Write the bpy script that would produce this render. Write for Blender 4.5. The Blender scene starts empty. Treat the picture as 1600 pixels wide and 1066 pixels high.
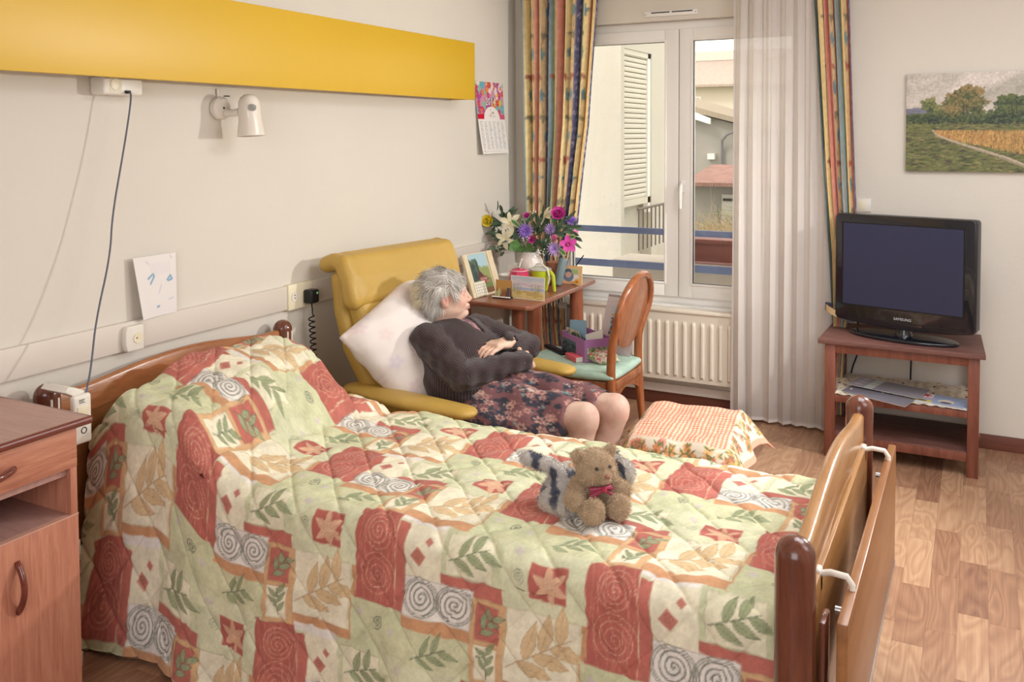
import bpy, bmesh, math, random
import numpy as np
random.seed(7); RNG=np.random.default_rng(7)
S=bpy.context.scene; COL=S.collection
# ---------------------------------------------------------------- camera
def cam_axes(yaw,pitch,roll):
    f=np.array([-math.sin(yaw)*math.cos(pitch),math.cos(yaw)*math.cos(pitch),math.sin(pitch)])
    r=np.array([math.cos(yaw),math.sin(yaw),0.]); u=np.cross(r,f)
    return math.cos(roll)*r+math.sin(roll)*u, -math.sin(roll)*r+math.cos(roll)*u, f
from mathutils import Matrix, Vector
cr,cu,cf=cam_axes(math.radians(27.53),math.radians(-2.333),math.radians(-.24))
cd=bpy.data.cameras.new('camera'); cam=bpy.data.objects.new('camera',cd); COL.objects.link(cam)
cam.matrix_world=Matrix(((cr[0],cu[0],-cf[0],2.6981),(cr[1],cu[1],-cf[1],-5.2335),(cr[2],cu[2],-cf[2],1.65),(0,0,0,1)))
cd.sensor_width=36; cd.lens=1400/1600*36; cd.shift_y=-(533-266.3)/1600; cd.clip_start=.05; cd.clip_end=300
S.camera=cam
# ---------------------------------------------------------------- light and exposure
S.view_settings.view_transform='Standard'; S.view_settings.look='None'; S.view_settings.gamma=1; S.view_settings.use_curve_mapping=False
S.view_settings.exposure=0.14
def s2l(c):
    c=np.asarray(c,float)/255.; return np.where(c<=.04045,c/12.92,((c+.055)/1.055)**2.4)
w=bpy.data.worlds.new('world'); S.world=w; w.use_nodes=True
bg=w.node_tree.nodes['Background']; bg.inputs[0].default_value=(1.0,.92,.82,1); bg.inputs[1].default_value=2.1
def lamp(name,kind,loc,power,color,size=.1,target=None,spot=None,size_y=None,blend=.6):
    l=bpy.data.lights.new(name,kind); o=bpy.data.objects.new(name,l); COL.objects.link(o); o.location=loc
    l.energy=power; l.color=color
    if kind=='AREA':
        l.size=size
        if size_y: l.shape='RECTANGLE'; l.size_y=size_y
    else: l.shadow_soft_size=size
    if spot: l.spot_size=math.radians(spot); l.spot_blend=blend
    if target is not None:
        o.rotation_euler=(Vector(target)-Vector(loc)).to_track_quat('-Z','Y').to_euler()
    return o
lamp('photo_flash','SPOT',(3.2,-.9,1.85),146,(.97,.96,.90),.07,target=(.7,-2.4,.9),spot=125,blend=.5)
lamp('ceiling_fill','AREA',(2.8,-2.1,2.66),36,(.93,.97,1.0),1.3,target=(2.8,-2.1,0))  # added fill under the ceiling to raise the ambient, no known fixture
lamp('rear_fill','AREA',(2.6,-6.7,1.9),52,(.93,.96,1.0),2.0,target=(1.6,-1.5,.9))  # added fill from behind the camera that lifts the dark areas
lamp('back_wall_fill','AREA',(4.0,-2.9,2.3),21,(.95,.97,1.0),1.2,target=(1.6,0,1.3))  # invented lamp, added to brighten the window wall
sun=lamp('sun','SUN',(0,0,10),1.5,(1,.93,.82),.3); sun.data.angle=math.radians(12); sun.rotation_euler=(math.radians(42),0,math.radians(-35))
# ---------------------------------------------------------------- helpers
ORG={}
def thing(name,label,cat,loc,group=None):
    o=bpy.data.objects.new(name,None); COL.objects.link(o); o.location=loc; o.empty_display_size=.1
    ORG[o.name]=np.array(loc,float); o['label']=label; o['category']=cat
    if group:o['group']=group
    return o
def tag(o,label,cat,group=None):
    o['label']=label;o['category']=cat
    if group:o['group']=group
    return o
def struct(o): o['kind']='structure'; return o
def finish(name,me,V,m,parent,smooth,col,loc):
    o=bpy.data.objects.new(name,me); COL.objects.link(o)
    if m is not None: me.materials.append(m)
    if parent is not None: o.parent=parent; ORG[o.name]=ORG[parent.name]
    else:
        ORG[o.name]=np.array(loc,float); o.location=loc
    if smooth is not False:
        if smooth is True: me.shade_smooth()
        else:
            me.shade_smooth()
            if hasattr(me,'set_sharp_from_angle'): me.set_sharp_from_angle(angle=math.radians(smooth))
    if col is not None:
        a=me.color_attributes.new('Col','FLOAT_COLOR','POINT')
        c=np.ones((len(V),4),np.float32); c[:,:3]=s2l(col); a.data.foreach_set('color',c.ravel())
    return o
def mk(name,V,F,m,parent=None,smooth=35,col=None,loc=None):
    """V in world coordinates; col is sRGB 0..255 per vertex"""
    V=np.asarray(V,float)
    if parent is not None: org=ORG[parent.name]
    else:
        if loc is None: loc=(float((V[:,0].min()+V[:,0].max())/2),float((V[:,1].min()+V[:,1].max())/2),float(V[:,2].min()))
        org=np.array(loc,float)
    me=bpy.data.meshes.new(name)
    L=V-org
    if isinstance(F,np.ndarray) and F.ndim==2:
        k=F.shape[1]; me.vertices.add(len(L)); me.vertices.foreach_set('co',L.astype(np.float32).ravel())
        me.loops.add(F.size); me.loops.foreach_set('vertex_index',F.astype(np.int32).ravel())
        me.polygons.add(len(F)); me.polygons.foreach_set('loop_start',np.arange(0,F.size,k,dtype=np.int32))
        me.update(calc_edges=True); me.validate()
    else:
        me.from_pydata([tuple(v) for v in L],[],[tuple(int(i) for i in f) for f in F]); me.update()
    return finish(name,me,V,m,parent,smooth,col,loc if parent is None else None)
class M:
    def __init__(s): s.V=[];s.F=[];s.C=[];s.n=0
    def add(s,vf,col=None):
        V,F=vf; V=np.asarray(V,float); s.V.append(V)
        for f in F: s.F.append([int(i)+s.n for i in f])
        s.n+=len(V)
        if col is not None: s.C.append(np.broadcast_to(np.asarray(col,float),(len(V),3)))
        return s
    def build(s,name,m,parent=None,smooth=35,loc=None):
        return mk(name,np.concatenate(s.V),s.F,m,parent,smooth,np.concatenate(s.C) if s.C else None,loc)
def tf(vf,ang=0,axis='z',c=(0,0,0),t=(0,0,0)):
    V,F=vf; R=np.array(Matrix.Rotation(math.radians(ang),3,axis.upper() if isinstance(axis,str) else Vector(axis)))
    c=np.array(c,float); return ((np.asarray(V,float)-c)@R.T+c+np.array(t,float),F)
def box(lo,hi,b=0,seg=2):
    lo=np.array(lo,float);hi=np.array(hi,float)
    bm=bmesh.new(); bmesh.ops.create_cube(bm,size=1)
    for v in bm.verts: v.co=Vector(((lo+hi)/2+np.array(v.co)*(hi-lo)).tolist())
    if b>0: bmesh.ops.bevel(bm,geom=list(bm.edges),offset=min(b,float((hi-lo).min())*.49),segments=seg,profile=.5,affect='EDGES')
    bm.verts.ensure_lookup_table(); bm.verts.index_update()
    r=(np.array([v.co[:] for v in bm.verts]),[[v.index for v in f.verts] for f in bm.faces]); bm.free(); return r
def frames(P,closed=False):
    P=np.asarray(P,float); n=len(P)
    T=np.roll(P,-1,0)-np.roll(P,1,0) if closed else np.gradient(P,axis=0)
    T/=np.linalg.norm(T,axis=1)[:,None]+1e-12
    a=np.array([0,0,1.]) if abs(T[0][2])<.9 else np.array([1.,0,0])
    N=np.zeros_like(P); v=np.cross(T[0],a); v/=np.linalg.norm(v); N[0]=v
    for i in range(1,n):
        v=N[i-1]-T[i]*(N[i-1]@T[i]); N[i]=v/(np.linalg.norm(v)+1e-12)
    return T,N,np.cross(T,N)
def tube(P,r,n=10,closed=False,caps=True,flat=1.0):
    P=np.asarray(P,float); r=np.broadcast_to(np.asarray(r,float),(len(P),)); T,N,B=frames(P,closed)
    a=np.linspace(0,2*np.pi,n,endpoint=False)
    V=(P[:,None]+r[:,None,None]*(np.cos(a)[None,:,None]*N[:,None]+flat*np.sin(a)[None,:,None]*B[:,None])).reshape(-1,3)
    F=[]; m=len(P)
    for i in range(m if closed else m-1):
        j=(i+1)%m
        for k in range(n): F.append([i*n+k,i*n+(k+1)%n,j*n+(k+1)%n,j*n+k])
    if caps and not closed: F.append(list(range(n))[::-1]); F.append([(m-1)*n+k for k in range(n)])
    return V,F
def cyl(p0,p1,r0,r1=None,n=24): return tube([p0,p1],[r0,r0 if r1 is None else r1],n)
def lathe(prof,c=(0,0,0),n=32):
    V=[];F=[]; c=np.array(c,float)
    for r,z in prof:
        for k in range(n):
            a=2*math.pi*k/n; V.append(c+np.array([max(r,1e-5)*math.cos(a),max(r,1e-5)*math.sin(a),z]))
    for i in range(len(prof)-1):
        for k in range(n): F.append([i*n+k,i*n+(k+1)%n,(i+1)*n+(k+1)%n,(i+1)*n+k])
    F.append(list(range(n))[::-1]); F.append([(len(prof)-1)*n+k for k in range(n)])
    return np.array(V),F
def prism(poly,a0,a1,axis='z',b=0):
    """poly of 2D points in the two other axes (x: y,z  y: x,z  z: x,y)"""
    bm=bmesh.new(); mp={'x':lambda p,a:(a,p[0],p[1]),'y':lambda p,a:(p[0],a,p[1]),'z':lambda p,a:(p[0],p[1],a)}[axis]
    v0=[bm.verts.new(mp(p,a0)) for p in poly]; v1=[bm.verts.new(mp(p,a1)) for p in poly]; n=len(poly)
    bm.faces.new(v0[::-1]); bm.faces.new(v1)
    for i in range(n): bm.faces.new([v0[i],v0[(i+1)%n],v1[(i+1)%n],v1[i]])
    bmesh.ops.recalc_face_normals(bm,faces=bm.faces[:])
    if b: bmesh.ops.bevel(bm,geom=[e for e in bm.edges if abs(mp((0,0),1)[0 if axis=='x' else 1 if axis=='y' else 2]) and (e.verts[0] in v0)==(e.verts[1] in v0)],offset=b,segments=3,profile=.5,affect='EDGES')
    bm.verts.index_update(); r=(np.array([v.co[:] for v in bm.verts]),[[v.index for v in f.verts] for f in bm.faces]); bm.free(); return r
def grid(fn,nu,nv):
    """fn(U,V)->(n,3); returns V, quads, U, Vv"""
    u,v=np.meshgrid(np.linspace(0,1,nu),np.linspace(0,1,nv),indexing='ij'); u=u.ravel();v=v.ravel()
    P=fn(u,v); i=(np.arange(nu-1)[:,None]*nv+np.arange(nv-1)[None]).ravel()
    return P,np.stack([i,i+nv,i+nv+1,i+1],1),u,v
def solid(P,Q,nu,nv,off):
    """close a grid sheet with a second layer offset by array off (n,3)"""
    n=len(P); V=np.concatenate([P,P+off]); b=[]
    for i in range(nu-1): b+= [[i*nv,(i+1)*nv,(i+1)*nv+n,i*nv+n][::-1],[i*nv+nv-1,(i+1)*nv+nv-1,(i+1)*nv+nv-1+n,i*nv+nv-1+n]]
    for j in range(nv-1): b+= [[j,j+1,j+1+n,j+n],[(nu-1)*nv+j,(nu-1)*nv+j+1,(nu-1)*nv+j+1+n,(nu-1)*nv+j+n][::-1]]
    return V,np.concatenate([Q[:,::-1],Q+n,np.array(b)])
def snet(f,lo,hi,h):
    """surface nets over a signed distance function"""
    lo=np.array(lo,float);hi=np.array(hi,float); n=np.ceil((hi-lo)/h).astype(int)+1
    ax=[lo[i]+h*np.arange(n[i]) for i in range(3)]
    X,Y,Z=np.meshgrid(*ax,indexing='ij'); D=f(X,Y,Z)
    s=D<0; c=n-1
    cnt=np.zeros(c,float); acc=np.zeros(tuple(c)+(3,))
    base=np.stack(np.meshgrid(*[np.arange(k) for k in c],indexing='ij'),-1).astype(float)
    cs=[(a,b,d) for a in(0,1) for b in(0,1) for d in(0,1)]
    for a in cs:
        for k in range(3):
            if a[k]: continue
            b=list(a); b[k]=1
            A=D[a[0]:a[0]+c[0],a[1]:a[1]+c[1],a[2]:a[2]+c[2]]; B=D[b[0]:b[0]+c[0],b[1]:b[1]+c[1],b[2]:b[2]+c[2]]
            m=(A<0)!=(B<0); t=np.where(m,A/np.where(m,A-B,1),0)
            cnt+=m
            for q in range(3):
                acc[...,q]+=np.where(m,a[q]+(t if q==k else 0),0)
    act=cnt>0; idx=-np.ones(c,int); idx[act]=np.arange(act.sum())
    V=lo+h*(base[act]+acc[act]/cnt[act][:,None])
    Fs=[]
    for k in range(3):
        i,j=[(1,2),(2,0),(0,1)][k]
        sl=[slice(1,c[0]),slice(1,c[1]),slice(1,c[2])]; sl[k]=slice(0,c[k])
        sl2=list(sl); sl2[k]=slice(1,c[k]+1)
        A=s[tuple(sl)];B=s[tuple(sl2)]; m=A!=B; p=np.argwhere(m)
        off=np.array([sl[0].start,sl[1].start,sl[2].start]); p=p+off
        e=np.eye(3,dtype=int)
        q=[p-e[i]-e[j],p-e[j],p,p-e[i]]
        quad=np.stack([idx[x[:,0],x[:,1],x[:,2]] for x in q],1)
        fl=A[m]; quad[~fl]=quad[~fl][:,::-1]; Fs.append(quad)
    F=np.concatenate(Fs); F=F[(F>=0).all(1)]
    return V,F
def relax(V,F,it=2,a=.5):
    e=np.concatenate([F[:,[0,1]],F[:,[1,2]],F[:,[2,3]],F[:,[3,0]]])
    for _ in range(it):
        s=np.zeros_like(V);c=np.zeros(len(V))
        np.add.at(s,e[:,0],V[e[:,1]]);np.add.at(s,e[:,1],V[e[:,0]]);np.add.at(c,e[:,0],1);np.add.at(c,e[:,1],1)
        V=V*(1-a)+a*s/np.maximum(c,1)[:,None]
    return V
def smin(a,b,k): h=np.clip(.5+.5*(b-a)/k,0,1); return b*(1-h)+a*h-k*h*(1-h)
def smax(a,b,k): return -smin(-a,-b,k)
def sEll(X,Y,Z,c,r,Rm=None):
    P=[X-c[0],Y-c[1],Z-c[2]]
    if Rm is not None: P=[Rm[0][i]*P[0]+Rm[1][i]*P[1]+Rm[2][i]*P[2] for i in range(3)]
    k0=np.sqrt((P[0]/r[0])**2+(P[1]/r[1])**2+(P[2]/r[2])**2)+1e-9
    k1=np.sqrt((P[0]/r[0]**2)**2+(P[1]/r[1]**2)**2+(P[2]/r[2]**2)**2)+1e-9
    return k0*(k0-1)/k1
def sCap(X,Y,Z,a,b,ra,rb):
    a=np.array(a,float);b=np.array(b,float);d=b-a;L=d@d
    t=np.clip(((X-a[0])*d[0]+(Y-a[1])*d[1]+(Z-a[2])*d[2])/L,0,1)
    return np.sqrt((X-a[0]-t*d[0])**2+(Y-a[1]-t*d[1])**2+(Z-a[2]-t*d[2])**2)-(ra+(rb-ra)*t)
def sBox(X,Y,Z,c,hs,r,Rm=None):
    P=[X-c[0],Y-c[1],Z-c[2]]
    if Rm is not None: P=[Rm[0][i]*P[0]+Rm[1][i]*P[1]+Rm[2][i]*P[2] for i in range(3)]
    q=[np.abs(P[i])-hs[i]+r for i in range(3)]
    return np.sqrt(np.maximum(q[0],0)**2+np.maximum(q[1],0)**2+np.maximum(q[2],0)**2)+np.minimum(np.maximum(np.maximum(q[0],q[1]),q[2]),0)-r
def rotm(ax,deg): return np.array(Matrix.Rotation(math.radians(deg),3,ax if len(ax)==1 else Vector(ax)))
def vnoise(P,scale,seed=0):
    """smooth value noise on (n,d) points, -1..1"""
    P=np.asarray(P,float)*scale+seed*17.31; d=P.shape[1]; i=np.floor(P).astype(np.int64); f=P-i; f=f*f*(3-2*f); out=0
    for c in range(2**d):
        w_=1; h=np.zeros(len(P),np.int64)
        for k in range(d):
            b=(c>>k)&1; w_=w_*(f[:,k] if b else 1-f[:,k]); h=h*7349+(i[:,k]+b)*[92837111,689287499,283923481][k]
        h=(h^(h>>13))*1274126177; h=(h^(h>>16))&0xffff
        out=out+w_*(h/32767.5-1)
    return out
def fbm(P,scale,oct=3,seed=0):
    o=0;a=1
    for k in range(oct): o=o+a*vnoise(P,scale*2**k,seed+k); a*=.5
    return o
# ---- a paint box: patterns are computed and stored as colours of the mesh points
class Paint:
    def __init__(s,w,h,res,col):
        s.w,s.h=w,h; s.nx=max(2,int(w/res));s.ny=max(2,int(h/res))
        s.x,s.y=np.meshgrid((np.arange(s.nx)+.5)/s.nx*w,(np.arange(s.ny)+.5)/s.ny*h,indexing='ij')
        s.c=np.zeros((s.nx,s.ny,3)); s.c[:]=col
    def mix(s,m,col,a=1.0):
        m=np.clip(m,0,1)[...,None]*a; s.c=s.c*(1-m)+np.asarray(col,float)*m
    def soft(s,d,e): return np.clip(.5-d/e,0,1)
    def rect(s,x0,y0,x1,y1,col,a=1,wob=0,e=.002,rot=0):
        cx,cy=(x0+x1)/2,(y0+y1)/2; X=s.x-cx;Y=s.y-cy
        if rot: c_,s_=math.cos(rot),math.sin(rot); X,Y=X*c_+Y*s_,-X*s_+Y*c_
        if wob: X=X+wob*np.sin(s.y*47+x0*31)+wob*.6*np.sin(s.y*113); Y=Y+wob*np.sin(s.x*41+y0*23)+wob*.6*np.sin(s.x*97)
        s.mix(s.soft(np.maximum(abs(X)-(x1-x0)/2,abs(Y)-(y1-y0)/2),e),col,a)
    def ell(s,cx,cy,rx,ry,col,rot=0,a=1,e=.003):
        X=s.x-cx;Y=s.y-cy;c_,s_=math.cos(rot),math.sin(rot); X,Y=X*c_+Y*s_,-X*s_+Y*c_
        s.mix(s.soft((np.sqrt((X/rx)**2+(Y/ry)**2)-1)*min(rx,ry),e),col,a)
    def line(s,pts,wd,col,a=1,e=.0015):
        pts=np.asarray(pts,float); x0,y0=pts.min(0)-wd-e;x1,y1=pts.max(0)+wd+e
        i0=max(0,int(x0/s.w*s.nx));i1=min(s.nx,int(x1/s.w*s.nx)+2);j0=max(0,int(y0/s.h*s.ny));j1=min(s.ny,int(y1/s.h*s.ny)+2)
        if i1<=i0 or j1<=j0:return
        X=s.x[i0:i1,j0:j1];Y=s.y[i0:i1,j0:j1]; D=np.full(X.shape,9.)
        for p,q in zip(pts[:-1],pts[1:]):
            d=q-p;L=d@d+1e-12;t=np.clip(((X-p[0])*d[0]+(Y-p[1])*d[1])/L,0,1)
            D=np.minimum(D,np.hypot(X-p[0]-t*d[0],Y-p[1]-t*d[1]))
        m=np.clip(.5-(D-wd/2)/e,0,1)[...,None]*a; s.c[i0:i1,j0:j1]=s.c[i0:i1,j0:j1]*(1-m)+np.asarray(col,float)*m
    def leaf(s,x,y,ang,L,wd,col,vein=None,a=1,e=.002):
        c_,s_=math.cos(ang),math.sin(ang);X=(s.x-x)*c_+(s.y-y)*s_;Y=-(s.x-x)*s_+(s.y-y)*c_
        t=np.clip(X/L,0,1);hw=wd/2*np.sin(np.pi*t**.8); s.mix(s.soft(np.maximum(abs(Y)-hw,np.maximum(-X,X-L)),e),col,a)
        if vein is not None:
            n=14;tt=np.linspace(0,1,n);h2=wd/2*np.sin(np.pi*tt**.8)
            for sg in(1,-1): s.line(np.stack([x+tt*L*c_-sg*h2*s_,y+tt*L*s_+sg*h2*c_],1),.0012,vein,.8*a)
            s.line([(x,y),(x+L*c_,y+L*s_)],.001,vein,.7*a)
    def spiral(s,cx,cy,r,turns,wd,col,a=1,ph=0,dr=1,sx=1,sy=1):
        t=np.linspace(.04,1,int(turns*16)); an=ph+dr*t*turns*2*np.pi
        s.line(np.stack([cx+sx*r*t*np.cos(an),cy+sy*r*t*np.sin(an)],1),wd,col,a)
    def at(s,x,y,wrap=False):
        fx=x/s.w*s.nx-.5;fy=y/s.h*s.ny-.5; i=np.floor(fx).astype(int);j=np.floor(fy).astype(int);a=(fx-i)[:,None];b=(fy-j)[:,None]
        g=(lambda i,j:s.c[i%s.nx,j%s.ny]) if wrap else (lambda i,j:s.c[np.clip(i,0,s.nx-1),np.clip(j,0,s.ny-1)])
        return g(i,j)*(1-a)*(1-b)+g(i+1,j)*a*(1-b)+g(i,j+1)*(1-a)*b+g(i+1,j+1)*a*b
def card(name,P0,eu,ev,paint,m,parent=None,thick=.002,curl=0,edge=(235,230,220),res=None,loc=None):
    """a thin painted board: P0 corner, eu/ev edge vectors (u right, v down)"""
    P0=np.array(P0,float);eu=np.array(eu,float);ev=np.array(ev,float);N=np.cross(eu,ev);N/=np.linalg.norm(N)
    nu,nv=min(paint.nx,260)+1,min(paint.ny,260)+1
    P,Q,u,v=grid(lambda u,v:P0+u[:,None]*eu+v[:,None]*ev-N*(curl*((2*u-1)**2))[:,None],nu,nv)
    V,F=solid(P,Q,nu,nv,np.broadcast_to(N*thick,P.shape)); c=paint.at(u*paint.w,v*paint.h)
    return mk(name,V,F,m,parent,False,np.concatenate([c,np.broadcast_to(np.array(edge,float),c.shape)]),loc)
# ---- materials
def nd(t,ty,**k):
    n=t.nodes.new(ty)
    for a,b in k.items(): setattr(n,a,b)
    return n
def mat(name,color=(200,200,200),rough=.6,metal=0,spec=.5,bump=None,attr=False,coat=0,sheen=0,trans=0,alpha=1,ior=1.45,var=0,varscale=3,emit=None,sss=0):
    m=bpy.data.materials.new(name); m.use_nodes=True; t=m.node_tree; b=t.nodes['Principled BSDF']; L=t.links
    c=s2l(color); b.inputs['Base Color'].default_value=(*c,1); b.inputs['Roughness'].default_value=rough; b.inputs['Metallic'].default_value=metal
    b.inputs['Specular IOR Level'].default_value=spec; b.inputs['Coat Weight'].default_value=coat; b.inputs['Sheen Weight'].default_value=sheen
    b.inputs['Transmission Weight'].default_value=trans; b.inputs['Alpha'].default_value=alpha; b.inputs['IOR'].default_value=ior
    if sss: b.inputs['Subsurface Weight'].default_value=sss; b.inputs['Subsurface Radius'].default_value=(.01,.004,.002)
    tc=nd(t,'ShaderNodeTexCoord')
    src=None
    if attr: a=nd(t,'ShaderNodeAttribute',attribute_name='Col'); src=a.outputs['Color']
    if var:
        n=nd(t,'ShaderNodeTexNoise'); n.inputs['Scale'].default_value=varscale; n.inputs['Detail'].default_value=5; L.new(tc.outputs['Object'],n.inputs['Vector'])
        mr=nd(t,'ShaderNodeMapRange'); mr.inputs['From Min'].default_value=.3; mr.inputs['From Max'].default_value=.7; mr.inputs['To Min'].default_value=1-var; mr.inputs['To Max'].default_value=1+var*.6
        L.new(n.outputs['Fac'],mr.inputs['Value']); x=nd(t,'ShaderNodeVectorMath',operation='SCALE'); L.new(mr.outputs[0],x.inputs['Scale'])
        if src is not None: L.new(src,x.inputs[0])
        else: x.inputs[0].default_value=tuple(c)
        src=x.outputs[0]
    if src is not None: L.new(src,b.inputs['Base Color'])
    if bump:
        bs=bump if isinstance(bump[0],(tuple,list)) else [bump]; prev=None
        for kind,sc,dist,*st in bs:
            if kind=='noise': n=nd(t,'ShaderNodeTexNoise'); n.inputs['Scale'].default_value=sc; n.inputs['Detail'].default_value=4; o_=n.outputs['Fac']
            elif kind=='wave':
                n=nd(t,'ShaderNodeTexWave'); n.inputs['Scale'].default_value=sc; n.bands_direction=st[1] if len(st)>1 else 'X'; o_=n.outputs['Fac']; n.inputs['Distortion'].default_value=st[2] if len(st)>2 else 0
            else: n=nd(t,'ShaderNodeTexVoronoi'); n.inputs['Scale'].default_value=sc; o_=n.outputs['Distance']
            mp=nd(t,'ShaderNodeMapping'); L.new(tc.outputs['Object'],mp.inputs['Vector']); L.new(mp.outputs[0],n.inputs['Vector'])
            if st and st[0]: mp.inputs['Scale'].default_value=st[0]
            bp=nd(t,'ShaderNodeBump'); bp.inputs['Distance'].default_value=dist; L.new(o_,bp.inputs['Height'])
            if prev: L.new(prev,bp.inputs['Normal'])
            prev=bp.outputs[0]
        L.new(prev,b.inputs['Normal'])
    return m
def wood(name,c1,c2,rough=.35,axis=(1,1,1),scale=6,coat=.2,spec=.4,bumpd=.0004,dark=None):
    """axis: mapping scale; the small value is the grain direction"""
    m=bpy.data.materials.new(name); m.use_nodes=True; t=m.node_tree; b=t.nodes['Principled BSDF']; L=t.links
    tc=nd(t,'ShaderNodeTexCoord'); mp=nd(t,'ShaderNodeMapping'); mp.inputs['Scale'].default_value=axis; L.new(tc.outputs['Object'],mp.inputs['Vector'])
    n=nd(t,'ShaderNodeTexNoise'); n.inputs['Scale'].default_value=scale; n.inputs['Detail'].default_value=6; n.inputs['Distortion'].default_value=.6; L.new(mp.outputs[0],n.inputs['Vector'])
    n2=nd(t,'ShaderNodeTexNoise'); n2.inputs['Scale'].default_value=scale*6; n2.inputs['Detail'].default_value=3; L.new(mp.outputs[0],n2.inputs['Vector'])
    mx=nd(t,'ShaderNodeMath',operation='MULTIPLY_ADD'); L.new(n2.outputs['Fac'],mx.inputs[0]); mx.inputs[1].default_value=.35; L.new(n.outputs['Fac'],mx.inputs[2])
    r=nd(t,'ShaderNodeValToRGB'); r.color_ramp.elements[0].position=.48; r.color_ramp.elements[0].color=(*s2l(c1),1); r.color_ramp.elements[1].position=.85; r.color_ramp.elements[1].color=(*s2l(c2),1)
    L.new(mx.outputs[0],r.inputs[0]); L.new(r.outputs[0],b.inputs['Base Color'])
    b.inputs['Roughness'].default_value=rough; b.inputs['Coat Weight'].default_value=coat; b.inputs['Coat Roughness'].default_value=.15; b.inputs['Specular IOR Level'].default_value=spec
    bp=nd(t,'ShaderNodeBump'); bp.inputs['Distance'].default_value=bumpd; L.new(n2.outputs['Fac'],bp.inputs['Height']); L.new(bp.outputs[0],b.inputs['Normal'])
    return m
def text_mesh(txt,size,depth=.0005,center=True):
    c=bpy.data.curves.new('t','FONT'); c.body=txt; c.size=size; c.extrude=depth; c.resolution_u=2
    if center: c.align_x='CENTER'; c.align_y='CENTER'
    o=bpy.data.objects.new('t',c); COL.objects.link(o); dg=bpy.context.evaluated_depsgraph_get(); me=bpy.data.meshes.new_from_object(o.evaluated_get(dg))
    V=np.array([v.co[:] for v in me.vertices]).reshape(-1,3); F=[list(p.vertices) for p in me.polygons]
    bpy.data.objects.remove(o); bpy.data.curves.remove(c); bpy.data.meshes.remove(me); return V,F
def place(vf,o,ex,ey):
    """local xy -> world plane at o with unit axes ex (right), ey (up)"""
    V,F=vf; ex=np.array(ex,float);ey=np.array(ey,float);ez=np.cross(ex,ey); return np.array(o,float)+V[:,:1]*ex+V[:,1:2]*ey+V[:,2:3]*ez,F
# ================================================================ materials
m_wall=mat('wall_paint',(224,217,206),.75,spec=.25,bump=[('noise',260,.0006),('noise',40,.0006)],var=.015,varscale=2)
m_ceil=mat('ceiling_paint',(236,230,222),.8)
m_pvc=mat('white_pvc',(246,243,238),.35,spec=.4)
m_trimw=mat('white_trim',(224,214,204),.45,bump=('noise',120,.0002))
m_glass=bpy.data.materials.new('window_glass'); m_glass.use_nodes=True
_t=m_glass.node_tree; _t.nodes.clear(); _o=nd(_t,'ShaderNodeOutputMaterial'); _g=nd(_t,'ShaderNodeBsdfGlossy'); _g.inputs['Roughness'].default_value=.02
_tr=nd(_t,'ShaderNodeBsdfTransparent'); _tr.inputs[0].default_value=(.96,.97,.97,1); _fr=nd(_t,'ShaderNodeFresnel'); _fr.inputs[0].default_value=1.45
_mx=nd(_t,'ShaderNodeMixShader'); _t.links.new(_fr.outputs[0],_mx.inputs[0]); _t.links.new(_tr.outputs[0],_mx.inputs[1]); _t.links.new(_g.outputs[0],_mx.inputs[2]); _t.links.new(_mx.outputs[0],_o.inputs[0])
m_black=mat('black_plastic',(22,23,28),.3,spec=.5)
m_metal=mat('brushed_metal',(190,190,192),.3,metal=1)
m_white=mat('white_plastic',(236,230,220),.35)
m_cream=mat('cream_plastic',(238,228,200),.35)
m_print=mat('printed_card',rough=.45,attr=True,spec=.3)
m_paper=mat('printed_paper',rough=.8,attr=True,spec=.15)
m_cloth=mat('printed_cloth',rough=.9,attr=True,spec=.1,sheen=.1,bump=('noise',600,.0004))
m_skirt=wood('baseboard_wood',(104,60,48),(122,74,58),.5,(1,12,12),2,coat=0)
w_bed=wood('bed_beech',(150,92,56),(176,116,72),.28,(6,1,6),4,coat=.5)
w_bedlight=wood('bed_beech_light',(160,112,66),(186,138,88),.3,(6,1,6),4,coat=.5)
w_post=wood('bed_post_wood',(94,50,38),(118,66,48),.25,(8,8,1),4,coat=.6)
w_panel=wood('bed_panel_wood',(140,90,50),(160,108,64),.35,(5,1,5),3,coat=.3)
w_cab=wood('cabinet_laminate',(176,112,90),(200,136,110),.4,(14,14,1),5,coat=.15)
w_cabtop=wood('cabinet_top_laminate',(172,132,122),(188,146,136),.4,(1,14,6),5,coat=.15)
w_cabh=wood('cabinet_drawer_laminate',(174,110,88),(204,140,112),.4,(14,1,14),5,coat=.15)
w_edge=wood('dark_edge_wood',(104,46,38),(124,60,48),.22,(4,1,4),4,coat=.6)
w_desk=wood('desk_cherry',(132,78,58),(156,98,74),.3,(1,10,4),4,coat=.4)
w_leg=wood('desk_leg_cherry',(140,76,52),(168,100,70),.35,(10,10,1),4,coat=.3)
w_chair=wood('chair_beech',(140,78,46),(172,106,66),.25,(8,8,1),5,coat=.5)
w_tv=wood('tv_stand_wood',(96,62,56),(120,82,74),.55,(1,10,6),4,coat=0)
w_tvl=wood('tv_stand_leg_wood',(112,62,48),(136,82,64),.5,(10,10,1),4,coat=.05)
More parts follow.
